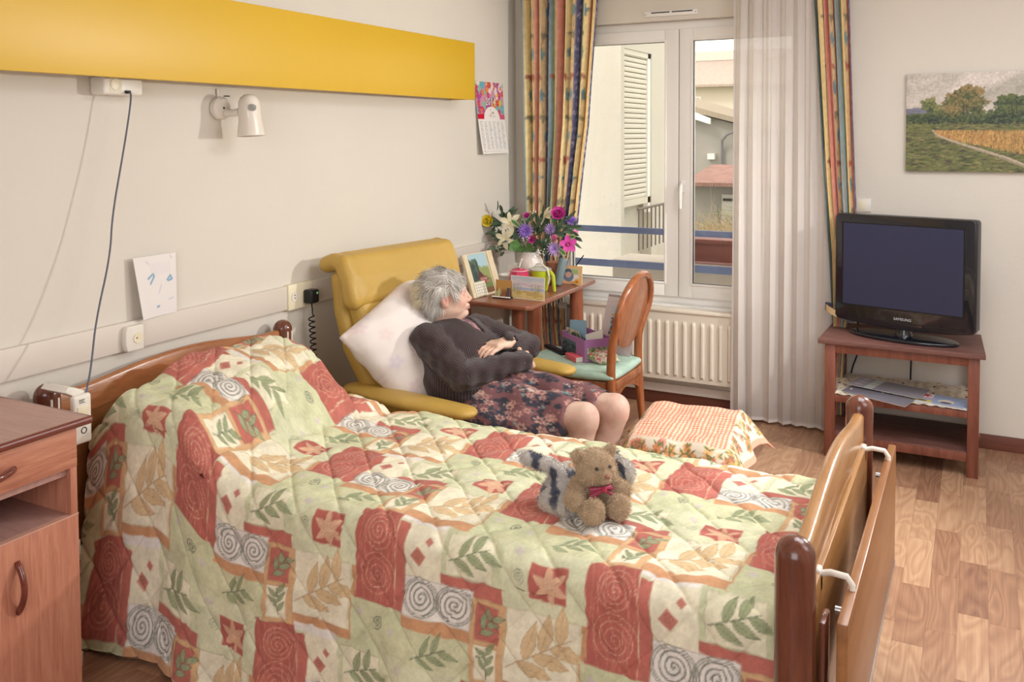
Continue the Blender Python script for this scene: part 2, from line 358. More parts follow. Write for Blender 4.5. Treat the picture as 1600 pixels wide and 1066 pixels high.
# ---- floor: three-strip parquet laminate, procedural
m_floor=bpy.data.materials.new('parquet_laminate'); m_floor.use_nodes=True
def _floor(m):
    t=m.node_tree;L=t.links;b=t.nodes['Principled BSDF']; tc=nd(t,'ShaderNodeTexCoord'); sp=nd(t,'ShaderNodeSeparateXYZ'); L.new(tc.outputs['Object'],sp.inputs[0])
    def ma(op,a,b_=None,c=None):
        n=nd(t,'ShaderNodeMath',operation=op)
        for i,v in enumerate((a,b_,c)):
            if v is None: continue
            if isinstance(v,(int,float)): n.inputs[i].default_value=v
            else: L.new(v,n.inputs[i])
        return n.outputs[0]
    xs=ma('DIVIDE',sp.outputs[0],.0937); ix=ma('FLOOR',ma('ADD',xs,-.35)); fx=ma('FRACT',ma('ADD',xs,-.35))
    wn=nd(t,'ShaderNodeTexWhiteNoise',noise_dimensions='1D'); L.new(ix,wn.inputs['W'])
    ys=ma('ADD',ma('DIVIDE',sp.outputs[1],.42),ma('MULTIPLY',wn.outputs[0],7.3)); iy=ma('FLOOR',ys); fy=ma('FRACT',ys)
    cb=nd(t,'ShaderNodeCombineXYZ'); L.new(ix,cb.inputs[0]); L.new(iy,cb.inputs[1])
    w2=nd(t,'ShaderNodeTexWhiteNoise',noise_dimensions='2D'); L.new(cb.outputs[0],w2.inputs[0])
    # grain: stretched distorted rings, shifted per strip
    mp=nd(t,'ShaderNodeCombineXYZ'); L.new(ma('ADD',ma('MULTIPLY',sp.outputs[0],1.0),ma('MULTIPLY',w2.outputs[0],37)),mp.inputs[0]); L.new(ma('ADD',ma('MULTIPLY',sp.outputs[1],.22),ma('MULTIPLY',w2.outputs[0],11)),mp.inputs[1]); L.new(ma('MULTIPLY',w2.outputs[0],5),mp.inputs[2])
    n1=nd(t,'ShaderNodeTexNoise'); n1.inputs['Scale'].default_value=9; n1.inputs['Detail'].default_value=1.5; n1.inputs['Distortion'].default_value=.4; L.new(mp.outputs[0],n1.inputs['Vector'])
    rings=ma('PINGPONG',ma('MULTIPLY',n1.outputs['Fac'],22),1.0)
    n2=nd(t,'ShaderNodeTexNoise'); n2.inputs['Scale'].default_value=160; n2.inputs['Detail'].default_value=3; mp2=nd(t,'ShaderNodeMapping'); mp2.inputs['Scale'].default_value=(1,.06,1); L.new(mp.outputs[0],mp2.inputs['Vector']); L.new(mp2.outputs[0],n2.inputs['Vector'])
    f=ma('ADD',ma('MULTIPLY',w2.outputs[0],.42),ma('ADD',ma('MULTIPLY',rings,.2),ma('MULTIPLY',n2.outputs['Fac'],.38)))
    r=nd(t,'ShaderNodeValToRGB'); e=r.color_ramp.elements; e[0].position=.12;e[0].color=(*s2l((120,84,68)),1);e[1].position=.88;e[1].color=(*s2l((196,160,128)),1)
    q=e.new(.5); q.color=(*s2l((162,122,96)),1); L.new(f,r.inputs[0])
    seam=ma('MAXIMUM',ma('LESS_THAN',fx,.02),ma('LESS_THAN',fy,.006)); mx=nd(t,'ShaderNodeMix',data_type='RGBA'); L.new(ma('MULTIPLY',seam,.4),mx.inputs[0]); L.new(r.outputs[0],mx.inputs[6]); mx.inputs[7].default_value=(*s2l((120,80,66)),1)
    L.new(mx.outputs[2],b.inputs['Base Color']); b.inputs['Roughness'].default_value=.42; b.inputs['Specular IOR Level'].default_value=.4
    bp=nd(t,'ShaderNodeBump'); bp.inputs['Distance'].default_value=.0006; bp.invert=True; L.new(seam,bp.inputs['Height']); L.new(bp.outputs[0],b.inputs['Normal'])
_floor(m_floor)
# ================================================================ the room
XR,YF,ZC=4.5,-7.2,2.72
WX0,WX1,WZ0,WZ1=.30,1.86,.585,2.327
struct(mk('floor',*box((-.2,YF-.2,-.1),(XR+.2,.25,0)),m_floor,loc=(0,0,0)))
struct(mk('ceiling',*box((-.2,YF-.2,ZC),(XR+.2,.25,ZC+.1)),m_ceil))
struct(mk('wall_left',*box((-.2,YF,0),(0,.25,ZC)),m_wall))
struct(mk('wall_right',*box((XR,YF,0),(XR+.2,.25,ZC)),m_wall))
struct(mk('wall_front',*box((-.2,YF-.2,0),(XR+.2,YF,ZC)),m_wall))
a=M(); a.add(box((0,0,0),(WX0,.25,ZC))).add(box((WX1,0,0),(XR,.25,ZC))).add(box((WX0,0,WZ1),(WX1,.25,ZC))).add(box((WX0,0,0),(WX1,.25,WZ0)))
struct(a.build('wall_back',m_wall,smooth=False))
struct(mk('baseboard_back',*box((.012,-.014,0),(XR,0,.076),.003),m_skirt))
struct(mk('baseboard_left',*box((0,YF,0),(.014,-.0,.076),.003),m_skirt))
# pipe casing under the radiator
a=M(); a.add(box((.015,-.022,.078),(1.86,-.0,.128),.006)); a.add(box((.015,-.03,.078),(1.86,-.002,.094),.004)); struct(a.build('trim_1',m_trimw))
# wall protection rail on the left wall
a=M(); a.add(box((0,YF,.883),(.022,-2.232,.986),.004)); a.add(box((0,-2.075,.883),(.022,-.01,.986),.004)); struct(a.build('trim_2',m_trimw))
# ---------------------------------------------------------------- window
k5=5.2835/5.2335
def wxz(x,z): return (2.6981+(x-2.6981)*k5, 1.65+(z-1.65)*k5)
def rect_ring(x0,z0,x1,z1,wl,wr,wb,wt,y0,y1,b=.006):
    a=M()
    for lo,hi in (((x0,z0),(x0+wl,z1)),((x1-wr,z0),(x1,z1)),((x0+wl-.001,z0),(x1-wr+.001,z0+wb)),((x0+wl-.001,z1-wt),(x1-wr+.001,z1))):
        a.add(box((lo[0],y0,lo[1]),(hi[0],y1,hi[1]),b))
    return a
win=bpy.data.objects.new('window_1',None); COL.objects.link(win); win.location=(1.08,.05,WZ0); ORG['window_1']=np.array([1.08,.05,WZ0]); struct(win)
f=rect_ring(WX0,WZ0,WX1,WZ1,.06,.06,.09,.065,.07,.12).build('window_frame',m_pvc,win)
mk('sill_ledge',*box((WX0,.0,WZ0-.002),(WX1,.06,WZ0+.022),.004),m_pvc,win)
def sash(x0,x1,px0,px1):
    x0,_=wxz(x0,0);x1,_=wxz(x1,0);px0,_=wxz(px0,0);px1,_=wxz(px1,0); z0=wxz(0,.661)[1];z1=wxz(0,2.273)[1];q0=wxz(0,.747)[1];q1=wxz(0,2.2)[1]
    s_=rect_ring(x0,z0,x1,z1,px0-x0,x1-px1,q0-z0,z1-q1,.05,.11,.005).build('window_sash',m_pvc,win)
    rect_ring(px0-.012,q0-.012,px1+.012,q1+.012,.013,.013,.013,.013,.044,.06,.003).build('glazing_bead',m_pvc,s_)
    rect_ring(px0-.001,q0-.001,px1+.001,q1+.001,.004,.004,.004,.004,.058,.075,.0).build('glass_gasket',mat('dark_rubber',(60,58,62),.6),s_)
    mk('glass_pane',*box((px0-.003,.078,q0-.003),(px1+.003,.084,q1+.003)),m_glass,s_)
sash(.315,1.0965,.40,1.012); sash(1.1015,1.845,1.185,1.755)
hx,hz=wxz(1.128,1.27)
a=M(); a.add(box((hx-.016,.036,hz+.02),(hx+.016,.052,hz+.1),.008,3)); a.add(tube([(hx,.04,hz+.075),(hx,.012,hz+.072),(hx,.0,hz+.06),(hx-.001,-.004,hz+.02),(hx-.001,-.004,hz-.07)],[.011,.011,.012,.0115,.009],12)); a.build('window_handle',m_pvc,win)
# air inlet slot above the window
a=thing('air_vent','narrow white slotted air vent on the wall above the window','vent',(1.05,0,2.355))
V=M(); V.add(box((.885,-.014,2.352),(1.215,0,2.385),.005)); V.build('vent_body',m_pvc,a)
V=M(); V.add(box((.93,-.0155,2.372),(1.045,-.0138,2.3785))); V.add(box((1.058,-.0155,2.372),(1.185,-.0138,2.3785))); V.build('slot',m_black,a)
for x in (.897,1.203): mk('screw',*cyl((x,-.016,2.367),(x,-.013,2.367),.004),m_metal,a)
# ================================================================ outside
m_stucco=mat('stucco',(206,202,192),.9,bump=('noise',90,.004)); m_outw=mat('render_wall',(208,200,190),.9,bump=('noise',30,.004))
m_shut=mat('shutter_slats',(214,210,198),.5); m_blue=mat('blue_painted_steel',(120,136,180),.4)
m_grnd=mat('ground_soil',(120,128,88),.95,var=.4,varscale=4); m_green=mat('leaf_green',(92,124,70),.7,var=.3,varscale=30)
m_tile=mat('roof_tiles',(202,182,170),.8,bump=[('wave',5,.03,(1,1,1),'X')],var=.12,varscale=8)
m_tile2=mat('roof_tiles_red',(176,134,122),.8,bump=[('wave',9,.02,(1,1,1),'X')],var=.2,varscale=6)
m_grey=mat('grey_render',(158,154,148),.9,bump=('noise',20,.003),var=.06)
o=mk('ground',*box((-60,.3,-3.2),(40,90,-3)),m_grnd); struct(o)
# own building's projecting wing with roller shutter
b=thing('neighbouring_wing','white stuccoed building wing with closed roller shutter, seen left through window','building',(-1,1.15,-3))
V=M(); V.add(box((-3,1.15,-3),(.3,1.22,6))); V.add(box((-3,1.22,-3),(.2,2.3,6))); V.add(box((.2,1.22,2.30),(.3,2.3,6))); V.add(box((.2,1.22,-3),(.3,2.3,.50))); V.add(box((.2,1.86,.5),(.3,2.3,2.30)));  V.build('wall',m_stucco,b,smooth=False)
V=M()
for i in range(29): z=1.13+i*.040; V.add(box((.262,1.222,z),(.280,1.80,z+.036),.008))
V.add(box((.25,1.222,2.26),(.29,1.86,2.31))); V.add(box((.25,1.222,1.08),(.29,1.86,1.13))); V.build('roller_shutter',m_shut,b)
mk('shutter_rail',*box((.25,1.80,1.0),(.29,1.86,2.3)),m_pvc,b)
V=M(); V.add(box((.2,1.222,.5),(.42,2.0,.56))); V.build('balcony_slab',m_outw,b,smooth=False)
V=M(); V.add(cyl((.40,1.25,1.07),(.40,2.1,1.07),.010))
for i in range(8): V.add(cyl((.40,1.27+i*.1,.75),(.40,1.27+i*.1,1.07),.006,n=8))
V.build('railing',mat('dark_iron',(104,94,90),.5),b)
# window guard with two blue flat bars
g=thing('window_guard_rail','blue painted flat bars of the guard rail outside the window','railing',(.8,.4,.6))
for z0,z1 in ((.985,1.027),(.753,.800)): mk('bar',*box((.02,.39,z0),(2.0,.405,z1),.003),m_blue,g)
for x in (.04,1.98): mk('post',*box((x-.02,.25,.55),(x+.02,.41,1.06),.004),m_blue,g)
# planter on the balcony edge
p=thing('balcony_planter','long terracotta brown planter box behind the blue guard rail','planter',(1.35,.62,.798))
V=M(); V.add(box((.98,.52,.80),(1.8,.72,.93),.008)); V.add(box((.965,.505,.925),(1.815,.735,.957),.008)); V.build('trough',mat('brown_plastic',(150,96,86),.5),p)
mk('saucer',*box((.97,.5,.796),(1.81,.74,.81),.005),mat('pink_plastic',(196,150,146),.5),p)
mk('balcony_slab_outside',*box((.5,.46,.66),(2.2,.80,.795)),m_outw); bpy.data.objects['balcony_slab_outside']['kind']='structure'; bpy.data.objects['balcony_slab_outside'].name='trim_3'
def bush(name,label,c,r,n,m,L=.35,seed=1,group=None,wd=.006):
    rg=np.random.default_rng(seed); V=[];F=[]; k=0
    for i in range(n):
        p=np.array(c)+np.array([rg.uniform(-1,1)*r[0],rg.uniform(-1,1)*r[1],0]); d=rg.normal(size=3)*[.6,.6,.3]+[0,0,.9]; d/=np.linalg.norm(d); h=rg.uniform(.5,1.2)*L; cur=rg.normal(size=3)*.5*h+[0,0,-.5*h]
        s=np.cross(d,rg.normal(size=3)); s/=np.linalg.norm(s); pz=p+[0,0,rg.uniform(0,1)*r[2]]
        for j in range(6):
            t=j/5; q=pz+d*h*t+cur*t*t; w_=wd*(1-t*.8); V+= [q-s*w_,q+s*w_]
            if j: F.append([k+2*j-2,k+2*j-1,k+2*j+1,k+2*j])
        k+=12
    return tag(mk(name,np.array(V),np.array(F),m,smooth=True),label,'bush',group)
bush('dry_bush','tangle of dry straw-coloured shrub stems beyond the planter',(.95,2.75,.42),(.50,.30,.35),2600,mat('straw',(196,178,146),.9,var=.2,varscale=9),.30,3,wd=.0035)
bush('green_bush','green leafy shrub seen below the planter outside',(1.2,3.9,-.35),(1.0,.4,.8),3500,m_green,.35,4,wd=.016)
bush('spiky_plant','bright green spiky plant rising above the dry shrub',(.80,3.3,.75),(.10,.05,.08),240,mat('yucca_green',(150,160,84),.7),.26,5,wd=.009)
struct(mk('trim_4',*box((-.5,1.9,-3),(3,4.4,-.35)),m_grnd))
# houses
h=thing('tiled_shed','low grey outbuilding with a red tiled roof behind the shrubs','building',(0,6.5,-3))
mk('wall',*box((-1.2,6,-3),(2.5,8,1.0)),m_grey,h,smooth=False)
mk('roof',*prism([(5.8,.985),(6.2,.985),(7.3,1.14),(7.2,1.21),(5.8,1.03)],-.62,2.8,'x'),m_tile2,h)
mk('gate',*box((-.16,5.95,-1),(.6,6,.88)),mat('pale_steel',(190,188,182),.5),h); mk('nameplate',*box((-.14,5.93,.8),(.04,5.95,.83)),m_black,h)
h=thing('gabled_house','pale rendered house with a corrugated gable roof and downpipe','building',(-2,10,-3))
mk('wall',*prism([(-4.4,-3),(-.6,-3),(-.6,1.70),(-1.7,2.0),(-4.4,2.88)],10,13,'y'),m_grey,h,smooth=False)
mk('roof',*prism([(-4.6,2.95),(-1.7,2.02),(-.55,1.72),(-.55,1.80),(-1.7,2.12),(-4.6,3.04)],9.85,13,'y'),mat('old_tiles',(222,206,184),.9,bump=('wave',20,.03)),h)
V=M(); V.add(tube([(-.8,9.83,1.74),(-1.08,9.86,1.62),(-1.17,9.9,1.52),(-1.18,9.95,1.40),(-1.18,9.95,-.5)],.022,10)); V.build('downpipe',mat('zinc',(120,118,124),.4),h)
mk('roof_fascia',*prism([(-4.6,2.86),(-1.35,1.80),(-1.35,1.90),(-1.7,2.04),(-4.6,2.96)],9.80,9.86,'y'),m_pvc,h)
mk('meter_box',*box((-1.42,9.9,1.2),(-1.3,10,1.3)),m_white,h)
h=thing('distant_apartment_block','pale distant house with a long tiled roof under the sky','building',(-6,25,-3))
mk('wall',*box((-13,25,-3),(2,35,3.3)),mat('pale_render',(218,206,192),.9),h,smooth=False)
mk('roof',*prism([(24.6,3.2),(24.6,3.28),(29,4.50),(34,3.2)],-13,2,'x'),m_tile,h)
mk('parapet',*box((-13,28.6,4.4),(2,29.6,4.75)),m_outw,h,smooth=False)
for i in range(4): x=-9+i*2.35; f_=mk('window',*box((x,24.95,2.2),(x+.9,25,2.9)),m_pvc,h); mk('pane',*box((x+.05,24.93,2.24),(x+.85,24.96,2.86)),m_shut,f_)
# ================================================================ bed
bed=thing('care_bed','wooden care bed with arched headboard and footboard, head against left wall','bed',(1.25,-2.88,0))
def post(x,y,zt,r=.04):
    a=M(); pr=[(r*.9,.02),(r,.03)]+[(r,zt-r)]+[(r*math.cos(t),zt-r+r*math.sin(t)) for t in np.linspace(.2,math.pi/2-.02,8)]
    return a.add(lathe(pr,(x,y,0),28))
def arch(x,y0,y1,ze,zc,h,t,m,name):
    n=25; ys=np.linspace(y0,y1,n); s=(ys-y0)/(y1-y0); zt=ze+(zc-ze)*np.sin(np.pi*np.clip((s-.08)/.84,0,1))**1.3
    a=M(); V=[];F=[]
    sec=[(-t/2,-h),(-t/2,-.01),(-t/2+.004,-.003),(-t/2+.011,0),(t/2-.011,0),(t/2-.004,-.003),(t/2,-.01),(t/2,-h)]; k=len(sec)
    for yy,z in zip(ys,zt):
        for dx,dz in sec: V.append((x+dx,yy,z+dz))
    for i in range(n-1):
        for j in range(k): F.append([i*k+j,i*k+(j+1)%k,(i+1)*k+(j+1)%k,(i+1)*k+j])
    F+= [list(range(k))[::-1],[(n-1)*k+j for j in range(k)]]
    a.add((V,F)); return a.build(name,m,bed,smooth=40)
PX=.075
for x,zt in ((PX,.862),(2.385,.846)):
    for y in (-3.415,-2.325 if x<1 else -2.335):
        p_=post(x,y,zt).build('post',w_post,bed)
        a=M(); sx=1 if x<1 else 1
        for d in (-.012,.012): a.add(box((x+.030,y+d-.003,.15),(x+.0415,y+d+.003,zt-.045)))
        if x<1: a.build('metal_track',m_white,p_)
arch(PX,-3.385,-2.355,.825,.862,.09,.03,w_bed,'headboard_rail')
mk('headboard_panel',*box((PX-.009,-3.385,.30),(PX+.009,-2.355,.80)),w_panel,bed)
arch(2.385,-3.39,-2.36,.80,.848,.12,.034,w_bedlight,'footboard_rail')
mk('footboard_panel',*box((2.392,-3.385,.28),(2.412,-2.36,.708),.004),w_bedlight,bed)
mk('side_board',*box((2.462,-3.40,.322),(2.484,-2.25,.680),.004),w_panel,bed)
mk('board_edge_strip',*box((2.460,-3.39,.314),(2.486,-2.26,.322)),m_metal,bed)
for y in (-3.25,-2.40):
    a=M(); a.add(tube([(2.405,y,.70),(2.43,y,.708),(2.463,y,.706),(2.474,y,.69),(2.474,y,.655)],[.007]*5,10)); a.add(box((2.398,y-.016,.66),(2.412,y+.016,.715),.006,3)); a.build('board_hook',m_white,bed)
    mk('hook_pin',*cyl((2.44,y,.63),(2.46,y,.63),.008),m_metal,bed)
mk('short_side_panel',*box((2.425,-3.375,.30),(2.438,-3.31,.66),.004),w_post,bed)
a=M()
for y in (-3.27,-2.46): a.add(box((.1,y-.015,.34),(2.37,y+.015,.40),.004))
for x in (.3,1.2,2.1): a.add(box((x-.02,-3.26,.345),(x+.02,-2.46,.385),.003))
a.build('steel_frame',mat('dark_steel',(52,54,64),.5,metal=.4),bed)
for x in (.45,2.0):
    for y in (-3.2,-2.55):
        mk('leg',*cyl((x,y,.08),(x,y,.36),.02),m_metal,bed); a=M(); a.add(cyl((x-.015,y,.05),(x+.015,y,.05),.05)); a.build('castor',m_black,bed)
mt=mk('mattress',*box((.12,-3.29,.402),(2.345,-2.43,.565),.04,4),mat('mattress_cover',(150,160,190),.9)); tag(mt,'foam mattress in a pale cover lying under the patchwork quilt','mattress')
# ---- quilt pattern tile .68 x .74 m
def quilt_tile():
    W_,H_=.68,.74; p=Paint(W_,H_,.0022,(222,222,178))
    RED=(204,98,84);RED2=(212,108,92);OR=(232,178,120);OR2=(224,156,104);CR=(244,234,200);GOLD=(206,146,92);WH=(238,230,220);INK=(96,100,88);LGR=(168,178,128);DGR=(98,112,82);LINE=(246,206,160)
    def cell(ox,oy):
        for wx in (-W_,0,W_):
            for wy in (-H_,0,H_):
                X=lambda x:x+ox+wx; Y=lambda y:y+oy+wy
                if X(0)>W_+.1 or X(.68)<-.1 or Y(.4)<-.1 or Y(-.06)>H_+.1: continue
                R=lambda x0,y0,x1,y1,c,a=1,wob=.0015,**k:p.rect(X(x0),Y(y0),X(x1),Y(y1),c,a,wob,**k)
                R(-.01,.24,.16,.37,(212,214,164)); R(.16,.24,.365,.275,OR2); R(.16,.275,.365,.37,(216,216,166))
                R(0,0,.13,.24,RED); R(.13,.02,.162,.24,RED2); R(.13,-.012,.28,.012,WH)
                R(.162,.012,.275,.145,CR); R(.275,-.01,.455,.12,(216,218,170)); R(.29,.012,.425,.115,(238,230,192)); R(.275,.118,.46,.155,RED2)
                R(.162,.142,.365,.242,WH); R(.365,.155,.465,.37,OR); R(.378,.168,.445,.258,RED2); R(.378,.27,.445,.358,CR)
                R(.465,.155,.66,.335,CR); R(.465,.335,.68,.37,OR2); R(.665,.155,.68,.37,OR2)
                R(.455,-.01,.68,.155,(222,222,178)); R(.53,.035,.63,.12,RED)
                for a0,b0,r in ((.07,.165,.062),(.075,.06,.05)):
                    p.spiral(X(a0),Y(b0),r,4,.0016,LINE,.75); 
                for k in range(7):
                    t=np.linspace(0,1,16); p.line(np.stack([X(.008+.018*k+.012*np.sin(t*6+k)),Y(.005+t*.23)],1),.0013,LINE,.5)
                p.line([(X(.131),Y(.02)),(X(.131),Y(.24))],.0015,LINE,.7)
                for a0,d in ((.215,1),(.315,-1)):
                    p.spiral(X(a0),Y(.19),.044,3.2,.0034,INK,.85,ph=0 if d>0 else np.pi,dr=d)
                    for e_ in (1.12,1.26): 
                        t=np.linspace(0,2*np.pi,26); p.line(np.stack([X(a0+.044*e_*np.cos(t)),Y(.19+.038*e_*np.sin(t))],1),.0024,INK,.7)
                for a0,b0,rr in ((.205,.09,.017),(.235,.05,.009)): R(a0-rr,b0-rr,a0+rr,b0+rr,(214,124,104),wob=0,rot=.7)
                p.spiral(X(.205),Y(.088),.012,2,.0015,(150,80,70),.8)
                def sprig(x,y,an,L,n,c,v,w_=.3):
                    p.line([(X(x),Y(y)),(X(x+L*math.cos(an)),Y(y+L*math.sin(an)))],.0022,v,.9)
                    for i in range(n):
                        s_=(-1)**i; t=.15+.8*i/n; p.leaf(X(x+L*t*math.cos(an)),Y(y+L*t*math.sin(an)),an+s_*(.75+.2*math.sin(i*3)),L*.52,L*.52*w_,c,v)
                sprig(.295,.085,-.35,.125,5,LGR,DGR,.34); sprig(.388,.245,-.9,.075,5,(168,176,128),DGR,.42); sprig(.415,.35,-1.6,.075,5,LGR,DGR,.36)
                sprig(.475,.30,-.55,.19,6,(232,196,140),(192,136,88),.36)
                for k in range(6): p.leaf(X(.585),Y(.08),k*1.05+.4,.05,.02,(232,170,130),(248,214,170))
                p.spiral(X(.08),Y(.29),.018,2.3,.0026,INK,.8); p.spiral(X(.50),Y(.075),.016,2.2,.0018,DGR,.6)
                for a0,b0 in ((.02,.275),(.13,.30),(.49,.02)): R(a0-.009,b0-.009,a0+.009,b0+.009,(214,202,190),wob=0,rot=.7)
                sprig(.20,.345,-.4,.11,5,LGR,DGR,.3)
                for x0,y0,x1,y1 in ((0,0,.162,.24),(.162,.142,.365,.242),(.365,.155,.465,.37),(.378,.168,.445,.258),(.378,.27,.445,.358),(.465,.155,.66,.335),(.275,.118,.46,.155),(.29,.012,.425,.115)):
                    p.line([(X(x0),Y(y0)),(X(x1),Y(y0)),(X(x1),Y(y1)),(X(x0),Y(y1)),(X(x0),Y(y0))],.0013,(150,120,90),.45)
    cell(0,0); cell(.34,.37)
    xy=np.stack([p.x.ravel(),p.y.ravel()],1); n=fbm(xy,28,3,3).reshape(p.nx,p.ny); n2=fbm(xy,160,2,9).reshape(p.nx,p.ny)
    p.c*= (1+.045*n+.03*n2)[...,None]; lum=p.c.mean(2,keepdims=True); p.c=np.clip(lum+(p.c-lum)*.74,0,250); return p
QT=quilt_tile()
def quilt():
    c0,a,r=-2.845,.375,.075; Lf,Ln=.30,.53; T0=-(a+r*math.pi/2+Lf); T1=(a+r*math.pi/2+Ln)
    X0,X1=.115,2.352; nu,nv=640,520
    def pos(u,v):
        x=X0+(X1-X0)*u; t=T0+(T1-T0)*v; s=np.sign(t); q=np.abs(t)
        flat=np.minimum(q,a); ang=np.clip((q-a)/r,0,math.pi/2); down=np.maximum(q-a-r*math.pi/2,0)
        y=c0-s*(flat+r*np.sin(ang)); zo=-r*(1-np.cos(ang))-down
        yy=c0-t
        # pillow under the quilt
        px=np.clip((x-.10)/.16,0,1); px=px*px*(3-2*px); pf=np.clip((x-.42)/.34,0,1); pf=1-pf*pf*(3-2*pf)
        py=np.exp(-(np.maximum(np.abs(y+2.93)-.30,0)/.16)**2); py=np.where(y>-2.6,np.exp(-((y+2.72)/.20)**2)*.97,py); py=np.where(y<-2.93,.86+.14*np.exp(-((y+2.93)/.2)**2),py)
        bump=.255*(.45+.55*px)*pf*py
        fade=np.where(s>0,1-np.clip(down/(Ln*1.0),0,1)*.9,1-np.clip(down/Lf,0,1))
        z=.602+bump*fade+zo
        # tuck line and wrinkles in front of the pillow
        z+=-.022*np.exp(-((x-.66-.12*(y+2.9))/.03)**2)*(q<a+.1)+.014*np.exp(-((x-.58-.15*(y+2.9))/.03)**2)*(q<a+.1)
        P=np.stack([x,yy],1)
        z+=(.009*fbm(P*[1,.6],6,2,5)+.005*fbm(P@np.array([[.8,-.6],[.6,.8]])*[1,3],7,2,8))*(1+1.2*pf)*(down<=0)
        # stitched diamonds
        k=.165; d1=(x+yy*.95)/k;d2=(x-yy*.95)/k
        e1=np.abs(d1-np.round(d1))*k*.72;e2=np.abs(d2-np.round(d2))*k*.72; e=np.minimum(e1,e2)
        puff=.0070*(1-np.exp(-(e/.013)**1.0))-.003*np.exp(-(e/.004)**2)
        # normal direction across the section
        ny=-s*np.sin(ang); nz=np.cos(ang)
        y=y+ny*puff; z=z+nz*puff
        # near side hangs outward with soft folds, swings out at the head
        dn=np.clip(down/Ln,0,1)*(s>0)
        y-=dn*(.05+.022*np.sin(x*9+1.2)+.012*np.sin(x*23+.5)+.05*np.exp(-((x-.25)/.22)**2)); y-=dn**2*.02*np.sin(x*15)
        df=np.clip(down/Lf,0,1)*(s<0); y+=df*.02*np.sin(x*11)
        x=x+.035*dn*np.exp(-((x-.12)/.2)**2)*np.sin(dn*5)+.02*dn
        z+= dn*.0+ .06*dn*np.exp(-((x-.1)/.25)**2)*0
        # slight lift/curl at the foot edge
        z+=-.012*np.clip((x-2.30)/.05,0,1)**2*(down<=0)
        return np.stack([x,y,z],1)
    P,Q,u,v=grid(pos,nu,nv)
    x=X0+(X1-X0)*u; t=T0+(T1-T0)*v
    col=QT.at(((x-1.880)+.006*np.sin(t*20))%.68,((c0-t)*-1-3.235)%.74,wrap=True)
    wv=np.stack([x,t],1); col=col*(1+.02*fbm(wv,300,2,4))[:,None]
    e=.030; N=np.zeros_like(P); 
    V,F=solid(P,Q,nu,nv,np.broadcast_to(np.array([0,0,-.008.__float__()]),P.shape)+np.stack([0*x,np.where(np.abs(t)>.45,np.sign(t)*.008,0),0*x],1))
    q=mk('patchwork_quilt',V,F,m_cloth,None,True,np.concatenate([col,col*.9]),(1.25,-2.85,.05))
    tag(q,'quilted patchwork bedspread in red, cream, green and orange covering the bed','quilt')
quilt()
pw=snet(lambda X,Y,Z:sEll(X,Y,Z,(.36,-2.88,.66),(.22,.33,.075)),(.1,-3.25,.55),(.62,-2.5,.76),.02)
tag(mk('bed_pillow',*pw,mat('pillow_cotton',(240,236,228),.9),None,True),'white pillow making the hump under the quilt at the headboard','pillow')
# ================================================================ armchair
m_leather=mat('mustard_leather',(196,160,80),.42,spec=.45,bump=[('noise',14,.006),('voronoi',260,.0004)],var=.04,varscale=5)
AO=np.array([.20,-1.70]);AF=np.array([.992,-.127]);AL=np.array([.127,.992])
def aw(V):
    V=np.asarray(V,float); return np.stack([AO[0]+V[:,0]*AF[0]+V[:,1]*AL[0],AO[1]+V[:,0]*AF[1]+V[:,1]*AL[1],V[:,2]],1)
def pl2(X,Z,pts,r):
    d=9.
    for (a,b),(c,e) in zip(pts[:-1],pts[1:]):
        dx,dz=c-a,e-b; t=np.clip(((X-a)*dx+(Z-b)*dz)/(dx*dx+dz*dz),0,1); d=np.minimum(d,np.hypot(X-a-t*dx,Z-b-t*dz))
    return d-r
def extr(d2,Y,h,r):
    a=d2+r;b=np.abs(Y)-h+r; return np.hypot(np.maximum(a,0),np.maximum(b,0))+np.minimum(np.maximum(a,b),0)-r
ac=thing('armchair','mustard yellow leather recliner armchair with rolled headrest by left wall','armchair',(.6,-1.75,0))
def am(name,f,lo,hi,h=.008,m=m_leather,it=1,parent=ac):
    V,F=snet(f,lo,hi,h); V=relax(V,F,it); return mk(name,aw(V),F,m,parent,True)
hr=am('headrest',lambda X,Y,Z:extr(np.minimum(pl2(X,Z,[(-.065,1.062),(-.01,1.082),(.04,1.07)],.036),pl2(X,Z,[(.04,1.07),(.075,1.0),(.095,.92)],.044))+.003*np.sin(Y*60+Z*30)*np.exp(-((np.abs(Y)-.36)/.05)**2),Y,.392,.035),(-.14,-.43,.84),(.18,.43,1.15),.007)
am('back_shell',lambda X,Y,Z:extr(pl2(X,Z,[(.0,1.0),(.015,.86),(.07,.70),(.16,.57),(.30,.42)],.038),Y+.0*X,.375,.03),(-.07,-.42,.34),(.40,.42,1.08),.01)
am('back_cushion',lambda X,Y,Z:extr(pl2(X,Z,[(.085,.87),(.12,.75),(.19,.63),(.31,.50)],.052)+.0*Y,Y,.345,.045),(0,-.38,.40),(.42,.38,.95),.009)
am('seat_cushion',lambda X,Y,Z:sBox(X,Y,Z,(.49,0,.395),(.26,.30,.07),.05),(.2,-.34,.30),(.9,.34,.49),.01)
for s in (-1,1):
    def arm(X,Y,Z,s=s):
        Zs=(Z-.535)/.42; t=np.clip((X-.14)/.59,0,1)
        return (np.sqrt((X-.14-t*.59)**2+(Y-s*(.385+.012*np.sin(t*3)))**2+Zs**2)-(.062+.012*np.sin(t*math.pi)))*.55
    arm_=am('armrest',arm,(.04,s*.385-.12,.49),(.92,s*.385+.12,.58),.006,it=3)
    am('arm_side',lambda X,Y,Z,s=s:sBox(X,Y,Z,(.44,s*.372,.33),(.26,.028,.19),.02),(.12,s*.37-.06,.1),(.78,s*.37+.06,.55),.01)
mk('base',aw(box((.2,-.31,.08),(.74,.31,.33),.02)[0]),box((.2,-.31,.08),(.74,.31,.33),.02)[1],m_leather,ac)
